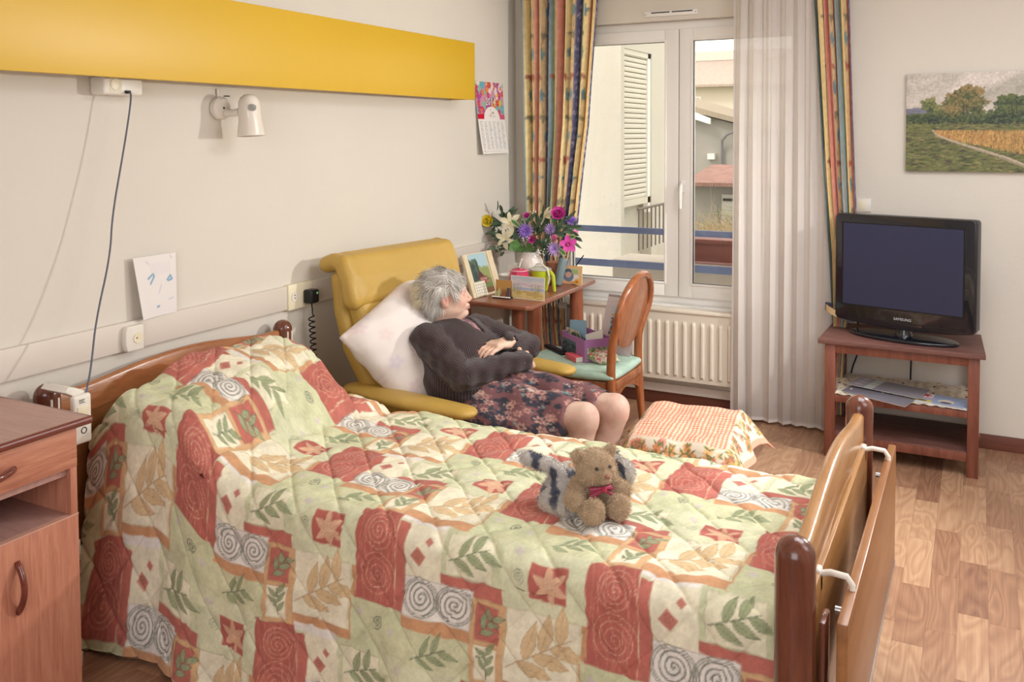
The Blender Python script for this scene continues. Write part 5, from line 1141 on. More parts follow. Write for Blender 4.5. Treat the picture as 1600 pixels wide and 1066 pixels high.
pkx=mk('pink_carton',*tf(box((.775,-.985,SZ),(.895,-.935,SZ+.028),.003),-38,'z',(.835,-.96,SZ)),mat('pink_carton',(232,104,116),.5)); tag(pkx,'small bright pink and white carton on the green seat pad','box')
v,f=tf(box((.8945,-.983,SZ+.002),(.8965,-.937,SZ+.026)),-38,'z',(.835,-.96,SZ)); mk('end_label',v,f,m_white,pkx)
def sweets():
    c=np.array([1.0,-.955,SZ+.03]); f=lambda X,Y,Z:sEll(X,Y,Z,c,(.085,.05,.036))+.006*np.sin(X*90+Z*60)*np.sin(Y*80+Z*40); V,F=snet(f,c-.13,c+.13,.006); V[:,2]=np.maximum(V[:,2],SZ); V=relax(V,F,1)
    k=fbm(V,70,2,7); c_=np.where((k>.25)[:,None],np.array([206,110,110]),np.where((k<-.3)[:,None],np.array([150,160,110]),np.array([234,216,206])))
    tag(mk('sweet_bag',V,F,m_print,None,True,c_),'small crinkled floral bag at the back of the green seat pad','bag')
sweets()
# ================================================================ footstool with cloth
fs=thing('footstool','low square footstool hidden under the gingham cloth','footstool',(1.60,-1.50,0))
mk('cushion',*box((1.42,-1.74,.24),(1.78,-1.26,.385),.03,3),m_leather,fs)
for x in (1.46,1.74):
    for y in (-1.70,-1.30): mk('leg',*cyl((x,y,0),(x,y,.25),.018),w_leg,fs)
def fcloth():
    W_,H_=.72,.86; p=Paint(W_,H_,.003,(240,228,208)); gx,gy=.165,.172
    a=((p.x-gx)%.017<.0085);b=((p.y-gy)%.017<.0085); inn=(p.x>gx)&(p.x<W_-gx)&(p.y>gy)&(p.y<H_-gy)
    p.mix(((a|b)&inn)*1.0,(228,160,130),.9); p.mix((a&b&inn)*1.0,(206,116,90),.85)
    r=np.random.default_rng(6)
    for i in range(420):
        t=r.uniform(0,1); s=i%4; q=r.uniform(.045,.145)
        x,y=((q,t*H_),(W_-q,t*H_),(t*W_,q+.01),(t*W_,H_-q-.01))[s]; rr=r.uniform(.009,.015)
        for k in range(8): p.ell(x+rr*math.cos(k*.785),y+rr*math.sin(k*.785),rr*.5,rr*.28,[(226,150,90),(232,186,110),(222,130,110)][i%3],k*.785,.9)
        p.ell(x,y,rr*.4,rr*.4,(196,110,90) if i%2 else (216,160,70))
        for k in range(3): p.leaf(x,y,r.uniform(0,6.3),rr*2.2,.006,(120,130,90))
    for d in (0,1): p.mix((np.minimum(np.minimum(p.x,W_-p.x),np.minimum(p.y,H_-p.y))<.028)*1.0,(238,176,150),.85)
    p.line([(.16,.167),(W_-.16,.167),(W_-.16,H_-.167),(.16,H_-.167),(.16,.167)],.004,(226,150,130),.6)
    hx,hy=.185,.245; cxx,cyy,top=1.602,-1.495,.398
    def pos(u,v):
        a=(u-.5)*W_+.0;b=(v-.5)*H_; sx,sy=np.sign(a),np.sign(b); ox=np.maximum(np.abs(a)-hx,0);oy=np.maximum(np.abs(b)-hy,0); o=np.hypot(ox,oy)+1e-9
        fl=.42+.25*np.minimum(ox,oy)/.1
        x=cxx+np.clip(a,-hx,hx)+sx*ox*fl+sx*.012*(ox>0)*np.minimum(ox*20,1); y=cyy+np.clip(b,-hy,hy)+sy*oy*fl+sy*.012*(oy>0)*np.minimum(oy*20,1)
        dr=np.maximum(o-.012,0); z=top-np.where(o>.0,.93*(np.sqrt(dr**2+.012**2)-.012),0)
        P2=np.stack([a,b],1); wr=fbm(P2,7,3,2)*.012*np.exp(-o/.08)+.006*np.maximum(0,np.sin((a*.8+b*.5)*34+2*fbm(P2,6,2,8)))*(a>.0)*(np.exp(-((b-.02)/.12)**2)); z=z+wr+ .018*np.exp(-((a+.16)/.07)**2-((b-.16)/.12)**2)
        y=y-sy*.0; y=y+.014*np.sin(a*26)*np.clip(oy/.1,0,1); x=x+.014*np.sin(b*24+1)*np.clip(ox/.1,0,1); return np.stack([x,y,np.maximum(z,.02)],1)
    P,Q,u,v=grid(pos,240,270); c=p.at(u*p.w,(1-v)*p.h); V,F=solid(P,Q,240,270,np.broadcast_to(np.array([0,0,.003]),P.shape)); V[:,:2]-=np.array([cxx,cyy]); ca,sa=math.cos(.12),math.sin(.12); V[:,:2]=V[:,:2]@np.array([[ca,sa],[-sa,ca]])+np.array([cxx,cyy])
    tag(mk('footstool_cloth',V,F,m_cloth,None,True,np.concatenate([c,c])),'peach gingham cloth with a flowered border draped over the footstool','tablecloth')
fcloth()
# ================================================================ television stand and television
ts=thing('television_stand','dark brown wooden television stand with two shelves against the back wall','stand',(2.36,-.25,0))
mk('stand_top',*prism([(1.985,-.505),(2.742,-.515),(2.722,-.035),(1.998,-.030)],.578,.602,'z',.003),w_tv,ts)
for x0 in (2.018,2.668):
    for y0 in (-.495,-.085): mk('leg',*box((x0,y0,0),(x0+.05,y0+.05,.578),.002),w_tvl,ts)
mk('top_rail',*box((2.068,-.490,.535),(2.668,-.472,.578),.001),w_tvl,ts); mk('top_rail',*box((2.068,-.06,.535),(2.668,-.04,.578),.001),w_tvl,ts)
mk('shelf',*box((2.022,-.485,.300),(2.714,-.04,.320),.002),w_tv,ts); mk('shelf',*box((2.022,-.485,.10),(2.714,-.04,.122),.002),w_tv,ts)
mk('shelf_rail',*box((2.068,-.492,.285),(2.668,-.476,.318),.001),w_tvl,ts); mk('shelf_rail',*box((2.068,-.492,.075),(2.668,-.476,.118),.001),w_tvl,ts)
def doily():
    p=Paint(.76,.46,.004,(226,214,194)); r=np.random.default_rng(2)
    for i in range(240):
        x,y=r.uniform(0,.76),r.uniform(0,.46); p.ell(x,y,.010,.007,[(190,160,130),(170,130,110),(200,190,150)][i%3],r.uniform(0,3),.8)
    def pos(u,v):
        x=2.02+.72*u+.0;y=-.478+.43*v; z=.3235+.004*np.sin(u*30)*np.sin(v*20)+.002*np.sin(u*90); e=np.maximum(u-.965,0); x=x-e*.55; z=z-e*4.2+0*x; x=np.where(u>.965,np.maximum(x,2.718),x)
        y=y-.012*np.abs(np.sin(u*40))*(v<.02); return np.stack([x,y,z],1)
    P,Q,u,v=grid(pos,160,60); V,F=solid(P,Q,160,60,np.broadcast_to(np.array([0,0,.0015]),P.shape)); c=p.at(u*.76,v*.46)
    tag(mk('shelf_cloth',V,F,m_cloth,None,True,np.concatenate([c,c])),'small flowered cloth covering the middle shelf of the television stand','cloth')
doily()
def sheet(name,label,cat,a,b,c_,paint,th=.003,m=m_print):
    a=np.array(a,float);b=np.array(b,float)-a;c_=np.array(c_,float)-a; return tag(card(name,a,b,c_,paint,m,None,th),label,cat)
fp=Paint(.33,.24,.003,(150,146,156)); fp.rect(.0,0,.07,.24,(186,180,196)); fp.rect(.075,.0,.12,.24,(206,214,210)); 
for k in range(3): fp.ell(.035,.04+.07*k,.018,.018,(220,216,224)); fp.ell(.10,.04+.07*k,.014,.014,(230,234,228))
fp2=Paint(.33,.24,.004,(128,124,136)); 
sheet('folder','grey folder lying lowest on the middle shelf, under the brochure','folder',(2.13,-.30,.330),(2.44,-.44,.330),(2.09,-.44,.330),fp2)
sheet('brochure','grey brochure with a pale band on top of the dark folder','brochure',(2.16,-.17,.345),(2.50,-.27,.342),(2.11,-.345,.345),fp)
bk=Paint(.27,.19,.0012,(156,172,206)); bk.rect(0,0,.08,.085,(238,228,226)); 
for a in (.4,1.2,2.1): bk.line([(.04-.026*math.cos(a),.042-.026*math.sin(a)),(.04+.026*math.cos(a),.042+.026*math.sin(a))],.012,(196,50,60))
bk.rect(.0,.085,.09,.105,(222,190,196)); bk.rect(0,.13,.085,.165,(226,206,96)); bk.ell(.035,.147,.024,.011,(90,70,70)); bk.ell(.155,.115,.042,.038,(222,210,196)); bk.ell(.155,.135,.03,.016,(80,84,100)); bk.rect(0,.17,.27,.19,(226,228,232)); _r=np.random.default_rng(4)
for x0,x1,y,hh,c in ((.09,.17,.028,.009,(206,214,232)),(.185,.255,.033,.011,(240,240,244)),(.0,.085,.095,.009,(196,60,90)),(.10,.25,.180,.008,(96,104,150))):
    x=x0
    while x<x1: w_=_r.uniform(.004,.009); bk.line([(x,y-hh/2),(x+w_*.3,y+hh/2),(x+w_*.8,y-hh/2)],.0024,c); x+=w_+.003
mg=sheet('magazine','blue magazine with a red logo lying right on the middle shelf','magazine',(2.455,-.285,.331),(2.685,-.325,.331),(2.435,-.462,.331),bk,.006)
def lettering(txt,size,o,ex,ey,m,parent,name='lettering',dep=.0004): 
    V,F=place(text_mesh(txt,size,dep),o,ex,ey); return mk(name,V,F,m,parent,False)
exm=np.array([.230,-.040,0]);exm/=np.linalg.norm(exm); eym=np.array([.04,.23,0]);eym/=np.linalg.norm(eym)
pass
# television
tvc=np.array([2.372,-.315]); ta=math.radians(-14); TR_=np.array([[math.cos(ta),-math.sin(ta)],[math.sin(ta),math.cos(ta)]])
def tw(vf): V,F=vf; V=np.asarray(V,float).copy(); V[:,:2]=V[:,:2]@TR_.T+tvc; return V,F
tv=thing('television','black flat-screen television on a glossy oval foot','television',(2.372,-.295,.603))
m_tv=mat('piano_black',(24,26,34),.18,coat=.6); m_scr=mat('lcd_screen',(52,54,78),.4,spec=.3); m_tvr=mat('matte_black_rim',(32,34,42),.35)
W2,z0,z1=.343,.655,1.225
bot=[(-W2,z0+.035)]+[(-W2+.012,z0+.018)]+[(x,z0+.018-.022*(1-(x/W2)**2)) for x in np.linspace(-W2+.04,W2-.04,15)]+[(W2-.012,z0+.018),(W2,z0+.035)]
poly=bot+[(W2,z1-.015),(W2-.006,z1-.004),(W2-.018,z1),(-W2+.018,z1),(-W2+.006,z1-.004),(-W2,z1-.015)]
mk('casing',*tw(prism(poly,-.028,.045,'y',.006)),m_tvr,tv,40)
mk('front_bezel',*tw(prism([(x*.985,z) for x,z in poly],-.034,-.027,'y',.003)),m_tv,tv,40)
mk('screen_panel',*tw(box((-.298,-.0365,.755),(.285,-.0335,1.178))),m_scr,tv)
V=M(); 
for a in (box((-.302,-.0375,.748),(.290,-.0338,.754)),box((-.302,-.0375,1.179),(.290,-.0338,1.184)),box((-.304,-.0375,.748),(-.299,-.0338,1.184)),box((.286,-.0375,.748),(.291,-.0338,1.184))): V.add(tw(a))
V.build('screen_surround',m_black,tv)
mk('back_cover',*tw(box((-.24,.04,.74),(.24,.085,1.12),.02)),m_black,tv)
V,F=text_mesh('SAMSUNG',.019,.0004); V,F=place((V,F),(.005,-.0352,.705),(1,0,0),(0,0,1)); mk('brand_lettering',*tw((V,F)),mat('silver_print',(196,198,204),.4),tv,False)
mk('sensor',*tw(box((-.262,-.0355,1.198),(-.254,-.0335,1.204))),m_black,tv)
mk('speaker_strip',*tw(box((-.12,-.0352,.682),(.30,-.0336,.690))),m_black,tv)
th=np.linspace(0,2*math.pi,40,endpoint=False)
mk('oval_foot',*tw(prism([(.265*math.cos(t),-.01+.115*math.sin(t)) for t in th],.603,.619,'z',.005)),m_tv,tv,40)
mk('neck',*tw(lathe([(.045,.618),(.038,.64),(.036,.68)],(0,.01,0),20)),m_tv,tv)
def cable(name,label,pts,r,m,cat='cable'):
    P=np.array(pts,float)
    for _ in range(3):
        Q_=[P[0]]
        for a,b in zip(P[:-1],P[1:]): Q_+= [a*.75+b*.25,a*.25+b*.75]
        P=np.array(Q_+[P[-1]])
    o=mk(name,*tube(P,r,8),m,None,True); tag(o,label,cat); return o
cable('power_cable','black cable hanging behind the left end of the television stand',[(2.13,-.18,.70),(2.125,-.10,.63),(2.125,-.024,.60),(2.13,-.02,.5),(2.12,-.022,.42),(2.09,-.022,.34),(2.08,-.02,.2)],.004,m_black)
cable('aerial_cable','black cable hanging down the wall behind the middle of the stand',[(2.40,-.18,.68),(2.405,-.10,.63),(2.40,-.024,.60),(2.395,-.018,.5),(2.39,-.018,.35),(2.39,-.018,.2)],.004,m_black)
# wall socket by the curtain
so=thing('wall_socket','white wall socket half hidden above the television, right of the curtain','socket',(2.145,0,1.22))
mk('plate',*box((2.105,-.010,1.215),(2.182,0,1.288),.004),m_white,so); mk('inset',*box((2.115,-.013,1.225),(2.155,-.009,1.275),.004),m_cream,so)
# ================================================================ painting
def painting():
    W_,H_=.92,.514; p=Paint(W_,H_,.0022,(196,188,178)); r=np.random.default_rng(31); xy=np.stack([p.x.ravel(),p.y.ravel()],1)
    n=fbm(xy@np.array([[.85,.5],[-.5,.85]])*[1,3],6,4,2).reshape(p.nx,p.ny); p.c=np.clip(p.c+n[...,None]*np.array([20,18,20]),0,240); f=p.y/H_
    p.mix(np.clip((f-.34-.02*n)*60,0,1)*(p.x<.16),(122,122,140)); 
    p.mix(np.clip((f-.47+.02*n)*40,0,1),(112,116,76))
    for i in range(1500):
        x=r.uniform(0,W_);y=r.uniform(.5,1)*H_; c=[(96,106,62),(136,138,84),(70,78,54),(156,146,98),(104,92,74),(74,66,66)][i%6]; p.ell(x,y,r.uniform(.006,.02),r.uniform(.0015,.004),c,r.uniform(-.3,.3),.75)
    # wheat field
    def wheat(x,y): return (y>.60*H_+.0*x)&(y<(.60+.0)*H_+.17*(x-.15)*1.0+.0)&(x>.15)
    k=0
    for i in range(5200):
        x=r.uniform(.14,W_);t=r.uniform(0,1); yb=.595*H_; yt=yb+min(.19,.02+.23*(x-.14)); y=yb+t*(yt-yb); p.line([(x,y+.008),(x+r.normal()*.003,y-.010)],.0022,[(196,156,92),(214,176,110),(170,128,80),(206,160,100),(140,100,66)][i%5],.8)
    pts=[(.13,.30),(.15,.325),(.22,.355),(.32,.39),(.45,.435),(.60,.50),(.7,.55)]; 
    for (a,b),(c,d) in zip(pts[:-1],pts[1:]): p.line([(a,b+.0),(c,d+.0)],.006+.03*a,(196,180,160),.9,.004)
    for (a,b),(c,d) in zip(pts[:-1],pts[1:]): p.line([(a,b+.004),(c,d+.006)],.003+.01*a,(140,124,104),.7,.004)
    def bush_(cx,cy,rx,ry,n_,cols):
        for i in range(n_):
            a=r.uniform(0,6.28);q=math.sqrt(r.uniform(0,1))*(.80+.16*math.sin(3*a+cx*40)+.13*math.sin(7*a+cy*50)+.12*r.normal()); x=cx+rx*q*math.cos(a);y=cy+ry*q*math.sin(a); sh=int(np.clip((y-cy)/ry*1.2+1.2+r.normal()*.7,0,len(cols)-1)); p.ell(x,y,.006,.0045,cols[sh],r.uniform(0,3),.85)
    G=[(138,136,88),(100,110,70),(70,84,60),(50,62,54),(42,50,54)]; G2=[(150,128,86),(104,104,68),(74,84,58),(52,64,50),(42,50,50)]
    bush_(.30,.235,.40,.032,1500,G[1:]); bush_(.10,.225,.12,.02,400,G[1:]); bush_(.11,.165,.036,.040,420,G); bush_(.155,.19,.022,.022,160,G)
    bush_(.285,.145,.105,.075,1700,G2); bush_(.285,.10,.05,.035,400,G2); bush_(.50,.15,.095,.032,700,G[1:]); bush_(.50,.205,.12,.035,900,G[1:]); bush_(.72,.16,.14,.07,1200,G2); bush_(.22,.20,.06,.03,300,G2)
    for x in (.49,.51,.285,.27): p.line([(x,.17),(x+.004,.22)],.004,(70,60,54))
    n3=fbm(xy,130,2,5).reshape(p.nx,p.ny); p.c=np.clip(p.c*(1+.07*n3)[...,None],0,245)
    pa=thing('landscape_painting','unframed canvas painting of trees, wheat and a country path, hanging above the television','painting',(2.8,0,1.44))
    mk('canvas_stretcher',*box((2.352,-.028,1.444),(2.352+W_,-.002,1.957),.002),mat('canvas_side',(150,140,124),.8),pa)
    nu,nv=400,230; P,Q,u,v=grid(lambda u,v:np.stack([2.352+W_*u,0*u-.0285,1.957-.513*v],1),nu,nv); c=p.at(u*W_,v*H_)
    mk('painted_canvas',P,Q[:,::-1],m_paint,pa,False,c)
m_paint=mat('oil_paint',rough=.5,attr=True,spec=.35,bump=('noise',160,.0006))
painting()
# ================================================================ things on the left wall
# yellow board
yb=thing('yellow_wall_unit','long glossy yellow horizontal panel mounted high on the left wall','wall panel',(.08,-3.0,1.84))
SC=lambda x:(2.6981-x)/(2.6981-.25)   # keep sight lines when the panel sits at depth x
def yx(y,z,x=.16): k=SC(x); return (-5.2335+(y+5.2335)*k,1.65+(z-1.65)*k)
y1,zb=yx(-.970,1.836); _,zt=yx(-.970,2.146)
m_yel=mat('glossy_yellow',(222,178,0),.5,spec=.7,coat=.5,var=.02,varscale=2); m_yel.node_tree.nodes['Principled BSDF'].inputs['Coat Roughness'].default_value=.42; m_yel.node_tree.nodes['Principled BSDF'].inputs['Coat IOR'].default_value=1.6
mk('front_panel',*box((.146,-6.4,zb),(.160,y1,zt),.002),m_yel,yb); mk('top_panel',*box((0,-6.4,zt-.02),(.146,y1-.002,zt-.004)),m_trimw,yb); mk('inner_rail',*box((.0,-6.4,zb+.03),(.04,y1-.01,zt-.02)),m_trimw,yb)
mk('end_cap',*box((0,y1-.012,zb+.002),(.146,y1-.002,zt-.004)),m_yel,yb)
# socket unit under it
su=thing('socket_unit','white power socket unit hanging under the yellow panel with a grey cable plugged in','socket',(.04,-3.1,1.79))
mk('housing',*box((.0,-3.178,1.789),(.072,-3.015,1.853),.010,3),m_white,su)
mk('socket_plate',*box((.070,-3.155,1.800),(.0735,-3.105,1.850),.002),m_cream,su)
V=M(); V.add(tf(lathe([(.0,-.012),(.017,-.012),(.018,.0),(.0215,.001),(.0215,-.013),(0,-.013)],(0,0,0),24),90,'y',t=(.0745,-3.130,1.825))); V.build('socket_ring',m_white,su)
for d in (-.008,.008): mk('socket_hole',*cyl((.060,-3.130+d,1.823),(.0625,-3.130+d,1.823),.003),m_black,su)
mk('connector',*box((.071,-3.094,1.795),(.082,-3.075,1.806),.002),m_black,su)
m_cord=mat('grey_cord',(96,98,112),.4)
cable('bed_control_cable','thin grey cable hanging from the socket unit to the bed control',[(.082,-3.085,1.800),(.100,-3.09,1.795),(.104,-3.10,1.74),(.105,-3.13,1.60),(.115,-3.19,1.38),(.140,-3.22,1.25),(.165,-3.30,1.05),(.23,-3.37,.92),(.250,-3.405,.850)],.0032,m_cord)
# adjustable wall lamp
wl=thing('wall_lamp','white adjustable reading spotlight on the left wall below the yellow panel','lamp',(.03,-2.6,1.75))
m_lw=mat('ivory_plastic',(234,226,214),.25,coat=.3)
mk('mounting_disc',*tf(lathe([(0,-.02),(.043,-.02),(.046,-.012),(.045,.004),(.036,.012),(.0,.014)],(0,0,0),32),90,'y',t=(.022,-2.598,1.757)),m_lw,wl)
mk('screw',*cyl((.034,-2.600,1.758),(.038,-2.600,1.758),.004),m_black,wl)
mk('swivel_arm',*tube([(.032,-2.585,1.740),(.060,-2.575,1.738),(.085,-2.57,1.742),(.108,-2.565,1.745)],[.018,.014,.011,.010],14),m_lw,wl)
mk('knurled_collar',*tube([(.065,-2.573,1.738),(.088,-2.569,1.742)],[.0155,.0155],16),m_lw,wl)
def lamph():
    pr=[(0,.168),(.018,.165),(.032,.155),(.041,.138),(.0435,.115),(.044,.075),(.045,.06),(.050,.035),(.0535,.004),(.054,0),(.051,0),(.050,.03),(.04,.06),(.03,.10),(0,.11)]
    V,F=lathe(pr,(0,0,0),40); R_=np.array(Matrix.Rotation(math.radians(-4),3,'Y')); V=V@R_.T+np.array([.140,-2.560,1.645]); return V,F
lh=mk('lamp_head',*lamph(),m_lw,wl,True)
V=M()
for i in range(-4,5): h_=.014*math.sqrt(1-(i/5)**2); q=-.62+i*.085; cx_,cy_=.136+.0436*math.cos(q),-2.560+.0436*math.sin(q); V.add(tf(box((cx_-.0012,cy_-.0011,1.758-h_),(cx_+.0012,cy_+.0011,1.758+h_)),math.degrees(q),'z',(cx_,cy_,1.758)))
V.build('vent_slots',mat('slot_grey',(170,168,162),.5),lh)
mk('feed_wire',*tube([(.006,-2.602,1.835),(.006,-2.601,1.80)],.005,8),m_lw,wl); mk('clip',*box((.03,-2.595,1.803),(.045,-2.575,1.807)),m_black,wl)
# calendar
def calendar():
    W_,H_=.355,.455; p=Paint(W_,H_,.0016,(236,232,228)); r=np.random.default_rng(14)
    p.rect(0,0,W_,.235,(206,150,170)); 
    for i in range(70):
        x,y=r.uniform(0,W_),r.uniform(0,.225); R_=r.uniform(.014,.034); c=[(196,40,100),(232,190,50),(90,170,190),(220,120,60),(170,60,150),(240,220,220),(206,50,70),(120,190,170)][i%8]; c2=tuple(min(255,int(v*.65+70)) for v in c)
        for q,cc in ((1,c),(.72,c2),(.45,c)):
            for k in range(7): p.ell(x+R_*.45*q*math.cos(k*.9+q),y+R_*.45*q*math.sin(k*.9+q),R_*.5*q,R_*.3*q,cc,k*.9+q,.95)
        p.ell(x,y,R_*.15,R_*.15,(240,210,90))
    p.rect(0,.205,W_,.236,(206,40,70),a=.5); p.rect(0,.205,.08,.236,(206,30,60))
    p.ell(.185,.235,.104,.080,(238,232,228)); p.rect(0,.236,W_,H_,(238,234,230))
    for k,(x,y,c) in enumerate(((.165,.182,(206,150,50)),(.185,.192,(180,60,60)),(.205,.186,(90,130,70)),(.175,.198,(200,120,50)))): p.leaf(x,y,-.6+k*.9,.02,.008,c)
    p.line([(.14,.214),(.235,.214)],.0018,(150,150,156)); p.line([(.15,.222),(.225,.222)],.0014,(170,170,176))
    for i in range(6):
        x=.022+i*.055
        for j in range(26):
            y=.252+j*.0068; g=(j+i*3)%7; c=(120,160,176) if r.random()<.14 else (150,150,156); p.line([(x+.004,y),(x+.004+r.uniform(.012,.036),y)],.0018,(60,66,76) if g==0 else c,.9)
            p.line([(x,y),(x+.002,y)],.0018,(110,110,120))
    p.line([(.05,.44),(.25,.44)],.0016,(190,190,192)); p.ell(.03,.438,.007,.005,(170,170,176))
    ca=thing('wall_calendar','flowery 2014 wall calendar hanging at the right end of the yellow panel','calendar',(0,-.36,1.52))
    nu,nv=230,290
    P,Q,u,v=grid(lambda u,v:np.stack([.004+.030*v**2+.012*v*(1-u),-.546+.355*u+.028*v,1.970-.442*v-.0*u],1),nu,nv); V,F=solid(P,Q,nu,nv,np.broadcast_to(np.array([-.0015,0,0]),P.shape)); c=p.at(u*W_,v*H_)
    mk('calendar_sheet',V,F,m_paper,ca,False,np.concatenate([c,c*0+235]))
    V,F=text_mesh('2014',.064,.0006); V,F=place((V*[1.0,1,1],F),(.0150,-.372,1.846),(0,1,0),(-.03,0,1)); mk('year_lettering',V,F,m_white,ca,False)
calendar()
# child's drawing resting on the rail
def drawing():
    p=Paint(.20,.23,.0015,(236,230,228)); B_=(96,150,190)
    for pts in ([(.06,.085),(.085,.07),(.09,.08),(.07,.105)],[(.155,.10),(.17,.085),(.178,.10),(.16,.104)],[(.10,.196),(.110,.194)]): p.line(pts,.007,B_,.75,.004)
    for i in range(9): p.line([(.07+i*.012,.03),(.085+i*.010,.075)],.0018,(206,206,220),.7)
    for pts in ([(.125,.115),(.112,.145)],[(.16,.175),(.185,.172)],[(.055,.02),(.065,.03)],[(.17,.01),(.178,.02)]): p.line(pts,.005,(190,196,216),.6,.004)
    nu,nv=120,140
    def pos(u,v):
        tooth=.003*(np.abs((v*34)%1-.5)*2)*(u<.02)
        return np.stack([.024+.022*(1-u)**3*v+.002,-3.036+.192*u+.022*v*(1-u)**2-tooth,1.212-.226*v+.0*u],1)
    P,Q,u,v=grid(pos,nu,nv); V,F=solid(P,Q,nu,nv,np.broadcast_to(np.array([-.001,0,0]),P.shape)); c=p.at(u*.2,v*.23)
    tag(mk('child_drawing',V,F,m_paper,None,False,np.concatenate([c,c])),'torn notepad page with faint blue scribbles standing on the wall rail','drawing')
drawing()
# round-ended socket on the rail
rs=thing('rail_socket','oval white socket outlet on the wall rail under the child drawing','socket',(.03,-3.02,.885))
sh=[(-3.078+.012*math.cos(t),.929+.045*math.sin(t)) for t in np.linspace(math.pi*.5,math.pi*1.5,14)]+[(-3.012,.884),(-3.012,.974)]
mk('cover',*prism(sh,.020,.046,'x',.004),m_white,rs,40); mk('outlet_ring',*tf(lathe([(0,0),(.017,0),(.019,.004),(.0,.003)],(0,0,0),24),90,'y',t=(.0445,-3.040,.929)),m_cream,rs); mk('socket_hole',*cyl((.047,-3.045,.929),(.049,-3.045,.929),.0025),m_black,rs)
# socket plate with charger
sp_=thing('rail_socket_plate','cream double socket plate set in the rail beside the armchair','socket',(.02,-2.15,.885))
mk('plate',*box((.0,-2.231,.878),(.028,-2.075,.990),.003),m_cream,sp_); mk('socket_recess',*tf(lathe([(0,0),(.019,0),(.021,.004),(0,.002)],(0,0,0),24),90,'y',t=(.027,-2.193,.935)),m_white,sp_)
for z in (.929,.942): mk('socket_hole',*cyl((.0295,-2.193,z),(.0305,-2.193,z),.0028),m_black,sp_)
chg=thing('charger_plug','black plug charger with a green light and coiled black cord','charger',(.06,-2.1,.9))
mk('plug_body',*box((.028,-2.138,.896),(.078,-2.083,.958),.009,3),m_black,chg)
mk('green_light',*cyl((.0775,-2.100,.942),(.0795,-2.100,.942),.0055),mat('green_led',(120,230,190),.3),chg)
t=np.linspace(0,1,520); zc=.84-.36*t; an=t*2*math.pi*14; coil=np.stack([.055+.011*np.cos(an),-2.115+.015*np.sin(an)+.012*np.sin(t*3),zc],1); st=np.array([[.055,-2.112,.898],[.056,-2.111,.880],[.056,-2.108,.865],[.058,-2.11,.85]])
mk('coiled_cord',*tube(np.concatenate([st,coil]),.0032,6),m_black,chg,True)
# ================================================================ bed control handset hooked over the headboard
hs=thing('bed_control_handset','white bed control handset hooked over the near headboard post','handset',(.25,-3.425,.7))
mk('handset_body',*box((.240,-3.458,.70),(.263,-3.395,.853),.009,3),m_white,hs)
mk('hook_strap',*prism([(-3.475,.868),(-3.462,.882),(-3.435,.874),(-3.400,.856),(-3.400,.842),(-3.44,.846)],.13,.245,'x',.004),m_white,hs)
for k,(z,l_) in enumerate(((.838,.020),(.834,.016),(.829,.020))): mk('printed_mark',*box((.2625,-3.440,z-.001),(.2637,-3.440+l_,z+.001)),m_black,hs,False)
mk('key',*box((.2625,-3.447,.775),(.2650,-3.407,.818),.003),m_cream,hs); mk('key_ring',*tube([(.2635,-3.425+.009*math.cos(a),.742+.009*math.sin(a)) for a in np.linspace(0,6.283,18,endpoint=False)],.0015,6,closed=True),m_black,hs)
# ================================================================ bedside cabinet
bc_=thing('bedside_cabinet','reddish wood bedside cabinet with drawer, open shelf and door, left foreground','cabinet',(.24,-3.82,0))
X1=.46; ya,yb_=-4.06,-3.600
mk('cabinet_top',*prism([(.02,ya-.03),(X1+.018,ya-.03),(X1+.018,-3.563),(.02,-3.563)],.836,.858,'z'),w_cabtop,bc_)
mk('top_edge',*tube([(X1+.016,ya-.03,.847),(X1+.016,-3.565,.847)],.0115,16),w_edge,bc_); mk('top_edge',*tube([(.02,-3.565,.847),(X1+.016,-3.565,.847)],.0115,16),w_edge,bc_)
mk('side_panel',*box((.03,yb_-.018,.06),(X1-.012,yb_,.836),.001),w_cab,bc_); mk('side_panel',*box((.03,ya,.06),(X1-.012,ya+.018,.836),.001),w_cab,bc_); mk('back_panel',*box((.03,ya+.018,.06),(.036,yb_-.018,.836)),w_cab,bc_)
for z in (.590,.715,.07): mk('shelf',*box((.036,ya+.018,z-.016),(X1-.014,yb_-.018,z)),w_cabtop,bc_)
dr=mk('drawer',*box((X1-.012,ya+.002,.722),(X1+.004,yb_+.002,.833),.0015),w_cabh,bc_)
door=mk('door',*box((X1-.012,ya+.002,.098),(X1+.004,yb_+.002,.586),.0015),w_cab,bc_)
mk('edge_band',*box((X1-.013,yb_-.02,.586),(X1+.003,yb_+.001,.722),.001),w_cab,bc_); mk('door_top_band',*box((X1-.012,ya+.002,.586),(X1+.005,yb_+.002,.590)),mat('pale_edge',(206,158,138),.4),door); mk('drawer_top_band',*box((X1-.012,ya+.002,.833),(X1+.005,yb_+.002,.836)),mat('pale_edge2',(206,158,138),.4),dr)
def bow(c,L,ax,name,parent):
    c=np.array(c); pts=[];rr=[]
    for t in np.linspace(0,1,13): q=c.copy(); q[ax]+=(t-.5)*L; q[0]+=.030*math.sin(math.pi*t)**.8; pts.append(q); rr.append(.0075)
    mk(name,*tube(pts,rr,10,flat=1.25),w_edge,parent,True)
bow((X1+.003,-3.782,.458),.135,2,'handle',door); bow((X1+.003,-3.85,.775),.135,1,'handle',dr)
mk('keyhole',*cyl((X1+.003,-3.95,.78),(X1+.006,-3.95,.78),.008),m_metal,dr)
for z in (.487,.165): mk('hinge',*box((X1-.03,yb_+.002,z-.022),(X1+.002,yb_+.008,z+.022),.002),m_metal,door)
for x in (.08,.40):
    for y in (ya+.06,yb_-.06): mk('castor',*cyl((x-.01,y,.03),(x+.01,y,.03),.03),m_black,bc_)
mk('plinth',*box((.05,ya+.02,.05),(X1-.04,yb_-.02,.062)),w_cab,bc_)
